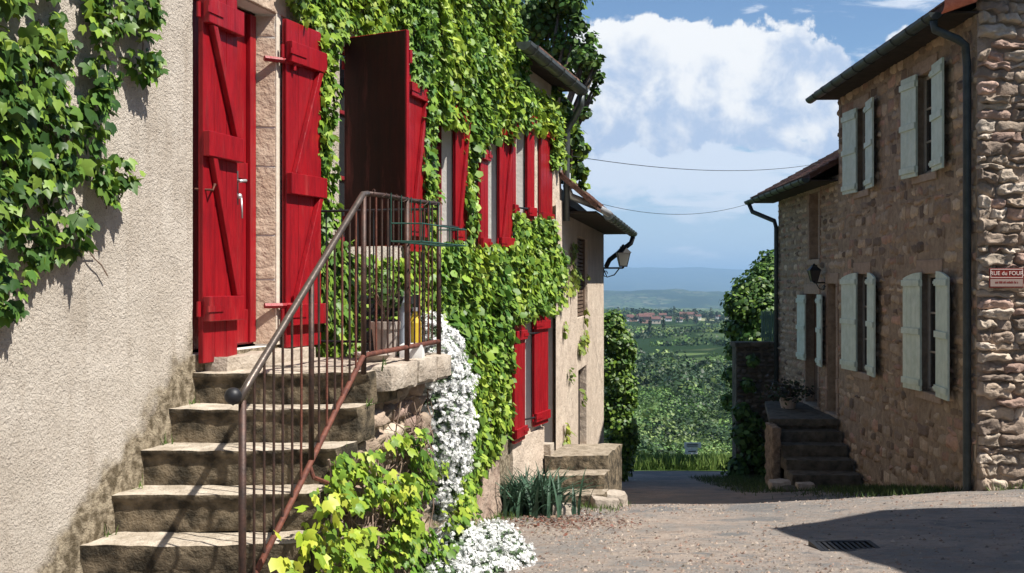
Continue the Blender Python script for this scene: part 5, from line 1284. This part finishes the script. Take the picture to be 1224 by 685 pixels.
# ================================================================== VALLEY
def woodland():
    rg = np.random.default_rng(77); P_ = []; N_ = []; S_ = []; C_ = []; T_ = []
    cols = np.array([(.065, .12, .032), (.09, .16, .042), (.12, .19, .05), (.035, .065, .024), (.17, .23, .07)])
    def crown(c, r, h, n, ls, ci):
        d = rg.normal(0, 1, (n, 3)); d /= np.linalg.norm(d, axis=1)[:, None]; d[:, 2] = np.abs(d[:, 2])*1.0-.25
        ph = np.array([noise.noise(Vector(tuple(q*2.4))+Vector((c[0], c[1], 0))) for q in d])
        p = np.array(c)+d*np.array([r, r, h])*((.86+.18*rg.random(n))*(1+.38*ph))[:, None]
        P_.append(p); N_.append(d+rg.normal(0, .28, (n, 3))+[0, 0, .1]); S_.append(rg.uniform(ls*.6, ls*1.4, n)); C_.append(cols[ci][None]*rg.uniform(.45, 1.7)*rg.uniform(.8, 1.2, (n, 1)))
    def wedge(d0, d1, num, rr, hh, n, ls, cond=lambda x, y: True, dark=.2):
        k = 0; tries = 0
        while k < num and tries < num*12:
            tries += 1; y = math.sqrt(rg.uniform(d0*d0, d1*d1)); x = y*rg.uniform(-.02, .34)
            if not cond(x, y): continue
            r = rr*rg.choice([.55, .8, 1.0, 1.3, 1.7]); h = hh*rg.uniform(.6, 1.1)*(r/rr)**.7; crown((x, y, gz(x, y)+h*.1), r, h, n, ls, 3 if rg.random() < dark else rg.integers(0, 5)); k += 1
    wedge(31, 45, 90, 1.0, 1.0, 700, .085)
    wedge(45, 80, 120, 1.9, 2.4, 900, .13)
    wedge(80, 150, 190, 3.0, 3.6, 650, .22)
    wedge(150, 260, 230, 4.4, 4.8, 380, .38, dark=.3)
    wedge(255, 420, 380, 5.5, 5.5, 170, .75, lambda x, y: noise.noise(Vector((x/60, y/90, 3))) > -.6, dark=.75)
    wedge(420, 1150, 620, 5, 4.5, 50, 1.3, lambda x, y: abs(noise.noise(Vector((x/110, y/200, 8)))) < .05 or noise.noise(Vector((x/70, y/120, 3))) > .36, dark=.45)
    wedge(1500, 2600, 800, 10, 9, 24, 4, lambda x, y: abs(noise.noise(Vector((x/260, y/330, 5)))) < .07 or noise.noise(Vector((x/200, y/300, 6))) > .2, dark=.5)
    P2 = np.vstack(P_); n = len(P2)
    o = leaves('woodland', P2, np.vstack(N_), rg.normal(0, 1, (n, 3)), np.concatenate(S_)*1.35, T_DIA, np.vstack(C_), M['leaf_dark'])
    tag(o, 'woods, hedges and thickets covering the slope and valley floor', 'woodland', kind='stuff')
woodland()
# village: small houses, each its own thing
hv = [(752, 1360, 10, 'white', 'white gabled farmhouse at the left end of the distant village'), (757, 1300, 9, 'pink', 'red roofed pinkish house just right of the white farmhouse in the valley'),
      (765, 1330, 9, 'white', 'small white house in the valley between two dark trees at left'), (776, 1390, 12, 'cream', 'long cream barn under a faded red roof behind the village trees'),
      (771, 1250, 14, 'pink', 'long low red roofed building in front of the valley village'), (784, 1240, 10, 'cream', 'cream house with a red roof at the front middle of the village'),
      (792, 1345, 9, 'cream', 'distant cream house near the middle of the village'), (799, 1290, 7, 'white', 'tiny white gable in the middle of the valley village'),
      (812, 1270, 7, 'white', 'bright yellowish white cottage right of the village middle'), (818, 1400, 12, 'pink', 'red brown roofed house behind the right half of the village'),
      (828, 1420, 11, 'cream', 'cream house with a broad roof near the right end of the village'), (834, 1370, 8, 'white', 'white flat fronted house at the right end of the village'),
      (858, 1440, 6, 'white', 'lone white tower like house far right beyond the village'), (788, 1440, 10, 'pink', 'rosy house at the back row of the valley village')]
MV = {'white': mat('white_render', (.72, .70, .66), None), 'cream': mat('cream_render', (.50, .42, .32), None), 'pink': mat('rosy_render', (.42, .24, .18), None)}
MRF = mat('village_tiles', (.09, .045, .038), (.15, .075, .06), .3, .9)
for (px, D, s, c, lab) in hv:
    x = (px-612)/F*D; z = gz(x, D)-1; e = empty('village_house', (x, D, z), lab, 'house', 'houses of the distant village')
    h = s*.55; d = s*.7
    mb = MB(); mb.box(x-s/2, x+s/2, D-d/2, D+d/2, z, z+h+1); mb.add([(x-s/2, D-d/2, z+h+1.01), (x-s/2, D+d/2, z+h+1.01), (x-s/2, D, z+h+1+d*.3)], [(0, 1, 2)]); mb.build('wall', MV[c], e)
    mb = MB(); zt = z+h+1; rr = d*.33
    mb.hexa([(x-s*.55, D-d*.6, zt-.3), (x+s*.55, D-d*.6, zt-.3), (x+s*.55, D, zt+rr), (x-s*.55, D, zt+rr), (x-s*.55, D-d*.6, zt+.1), (x+s*.55, D-d*.6, zt+.1), (x+s*.55, D, zt+rr+.4), (x-s*.55, D, zt+rr+.4)])
    mb.hexa([(x-s*.55, D+.01, zt+rr), (x+s*.55, D+.01, zt+rr), (x+s*.55, D+d*.6, zt-.3), (x-s*.55, D+d*.6, zt-.3), (x-s*.55, D+.01, zt+rr+.4), (x+s*.55, D+.01, zt+rr+.4), (x+s*.55, D+d*.6, zt+.1), (x-s*.55, D+d*.6, zt+.1)])
    mb.build('roof', MRF, e)
    mb = MB(); 
    for k in (-.25, .2): mb.box(x+s*k, x+s*k+s*.11, D-d/2-.06, D-d/2-.01, z+2.0+h*.15, z+3.2+h*.15)
    mb.build('window', M['glass'], e)
# countable trees round the village
tv = [(777, 760, 3.5, 13, 'dark slim tree in the valley field, left of a pair'), (793, 830, 3.2, 14, 'dark slim tree in the valley field, right of a pair'), (748, 1330, 8, 11, ''), (762, 1420, 9, 12, ''), (770, 1420, 7, 9, ''), (783, 1470, 9, 12, ''), (795, 1470, 10, 11, ''), (806, 1330, 7, 17, 'tall dark tree among the village houses'), (818, 1290, 6, 12, ''), (822, 1230, 5, 11, ''), (831, 1240, 7, 16, 'dark round tree at the right front of the village'), (844, 1460, 9, 10, ''), (850, 1450, 8, 15, 'pointed dark tree on the ridge right of the village'), (846, 1250, 5, 8, ''), (856, 1260, 5, 7, ''), (864, 1330, 6, 9, ''), (790, 1400, 6, 10, ''), (802, 1460, 7, 10, ''), (868, 1440, 8, 9, ''), (875, 1400, 8, 11, '')]
rt = random.Random(5)
for k in range(26): tv.append((rt.uniform(746, 885), rt.uniform(1190, 1480), rt.uniform(3, 7), rt.uniform(5, 10), ''))
for i, (px, D, r_, h_, lab) in enumerate(tv):
    x = (px-612)/F*D; z = gz(x, D)-.5; rg = np.random.default_rng(i+200)
    e = empty('valley_tree', (x, D, z), lab or 'small dark round tree beside the distant village', 'tree', 'dark trees round the distant village')
    slim = i < 2
    lbs = [(x, D, z+h_*(.25+.2*k), r_*(.5 if slim else .62)*(1-.17*k), h_*.2) for k in range(4)] if slim or h_ > 14 else [(x+rg.normal(0, r_*.3), D, z+h_*(.45+.1*k), r_*.5, h_*.3) for k in range(4)]
    blob('crown', lbs, 260, 1.1, [(.02, .04, .016), (.035, .06, .02)], M['leaf_dark'], e, T_DIA, rg, shell=.6)
    mb = MB(); mb.tube([(x, D, z-.5), (x, D, z+h_*.5)], [.4, .2], 6); mb.build('trunk', M['bark'], e)

# weeds along the wall feet and the step edges
def pw(rg):
    k = rg.random()
    if k < .45: y = rg.uniform(9.2, 12.0); x = FA.P(y, 0, .12).x+abs(rg.normal(0, .12)); return (x, y, gz(x, y))
    if k < .92: x = rg.normal(.95, .15); y = rg.normal(12.0, .3); return (x, y, gz(x, y))
    i = rg.integers(0, 5); D = SD[i]+.17+rg.uniform(-.05, .03); p = FA.P(D, 0)+Vector((rg.choice([.02, .95])+rg.uniform(-.02, .02), 0, 0)); return (p.x, p.y, SZ[i]-.005)
grassblades('weeds', 900, pw, .07, [(.10, .17, .04), (.16, .22, .06), (.07, .11, .03)], 'small weeds rooted in the joints of the steps and along the wall foot', 17)
def pc(rg):
    x = rg.uniform(1.2, 9); y = 13.0-.02*x+rg.normal(0, .10)+.08*math.sin(x*5)
    p = FG.P(x-5.56, 0, .06+abs(rg.normal(0, .07))); return (p.x, p.y, gz(p.x, p.y)) if x > 5.6 else (FR.P(13.2+x*.5, 0, .08).x, 13.2+x*.5, gz(5.5, 13.2+x*.5))
grassblades('corner_weeds', 700, pc, .10, [(.10, .15, .04), (.15, .19, .07)], 'weeds at the foot of the rubble gable corner', 18)
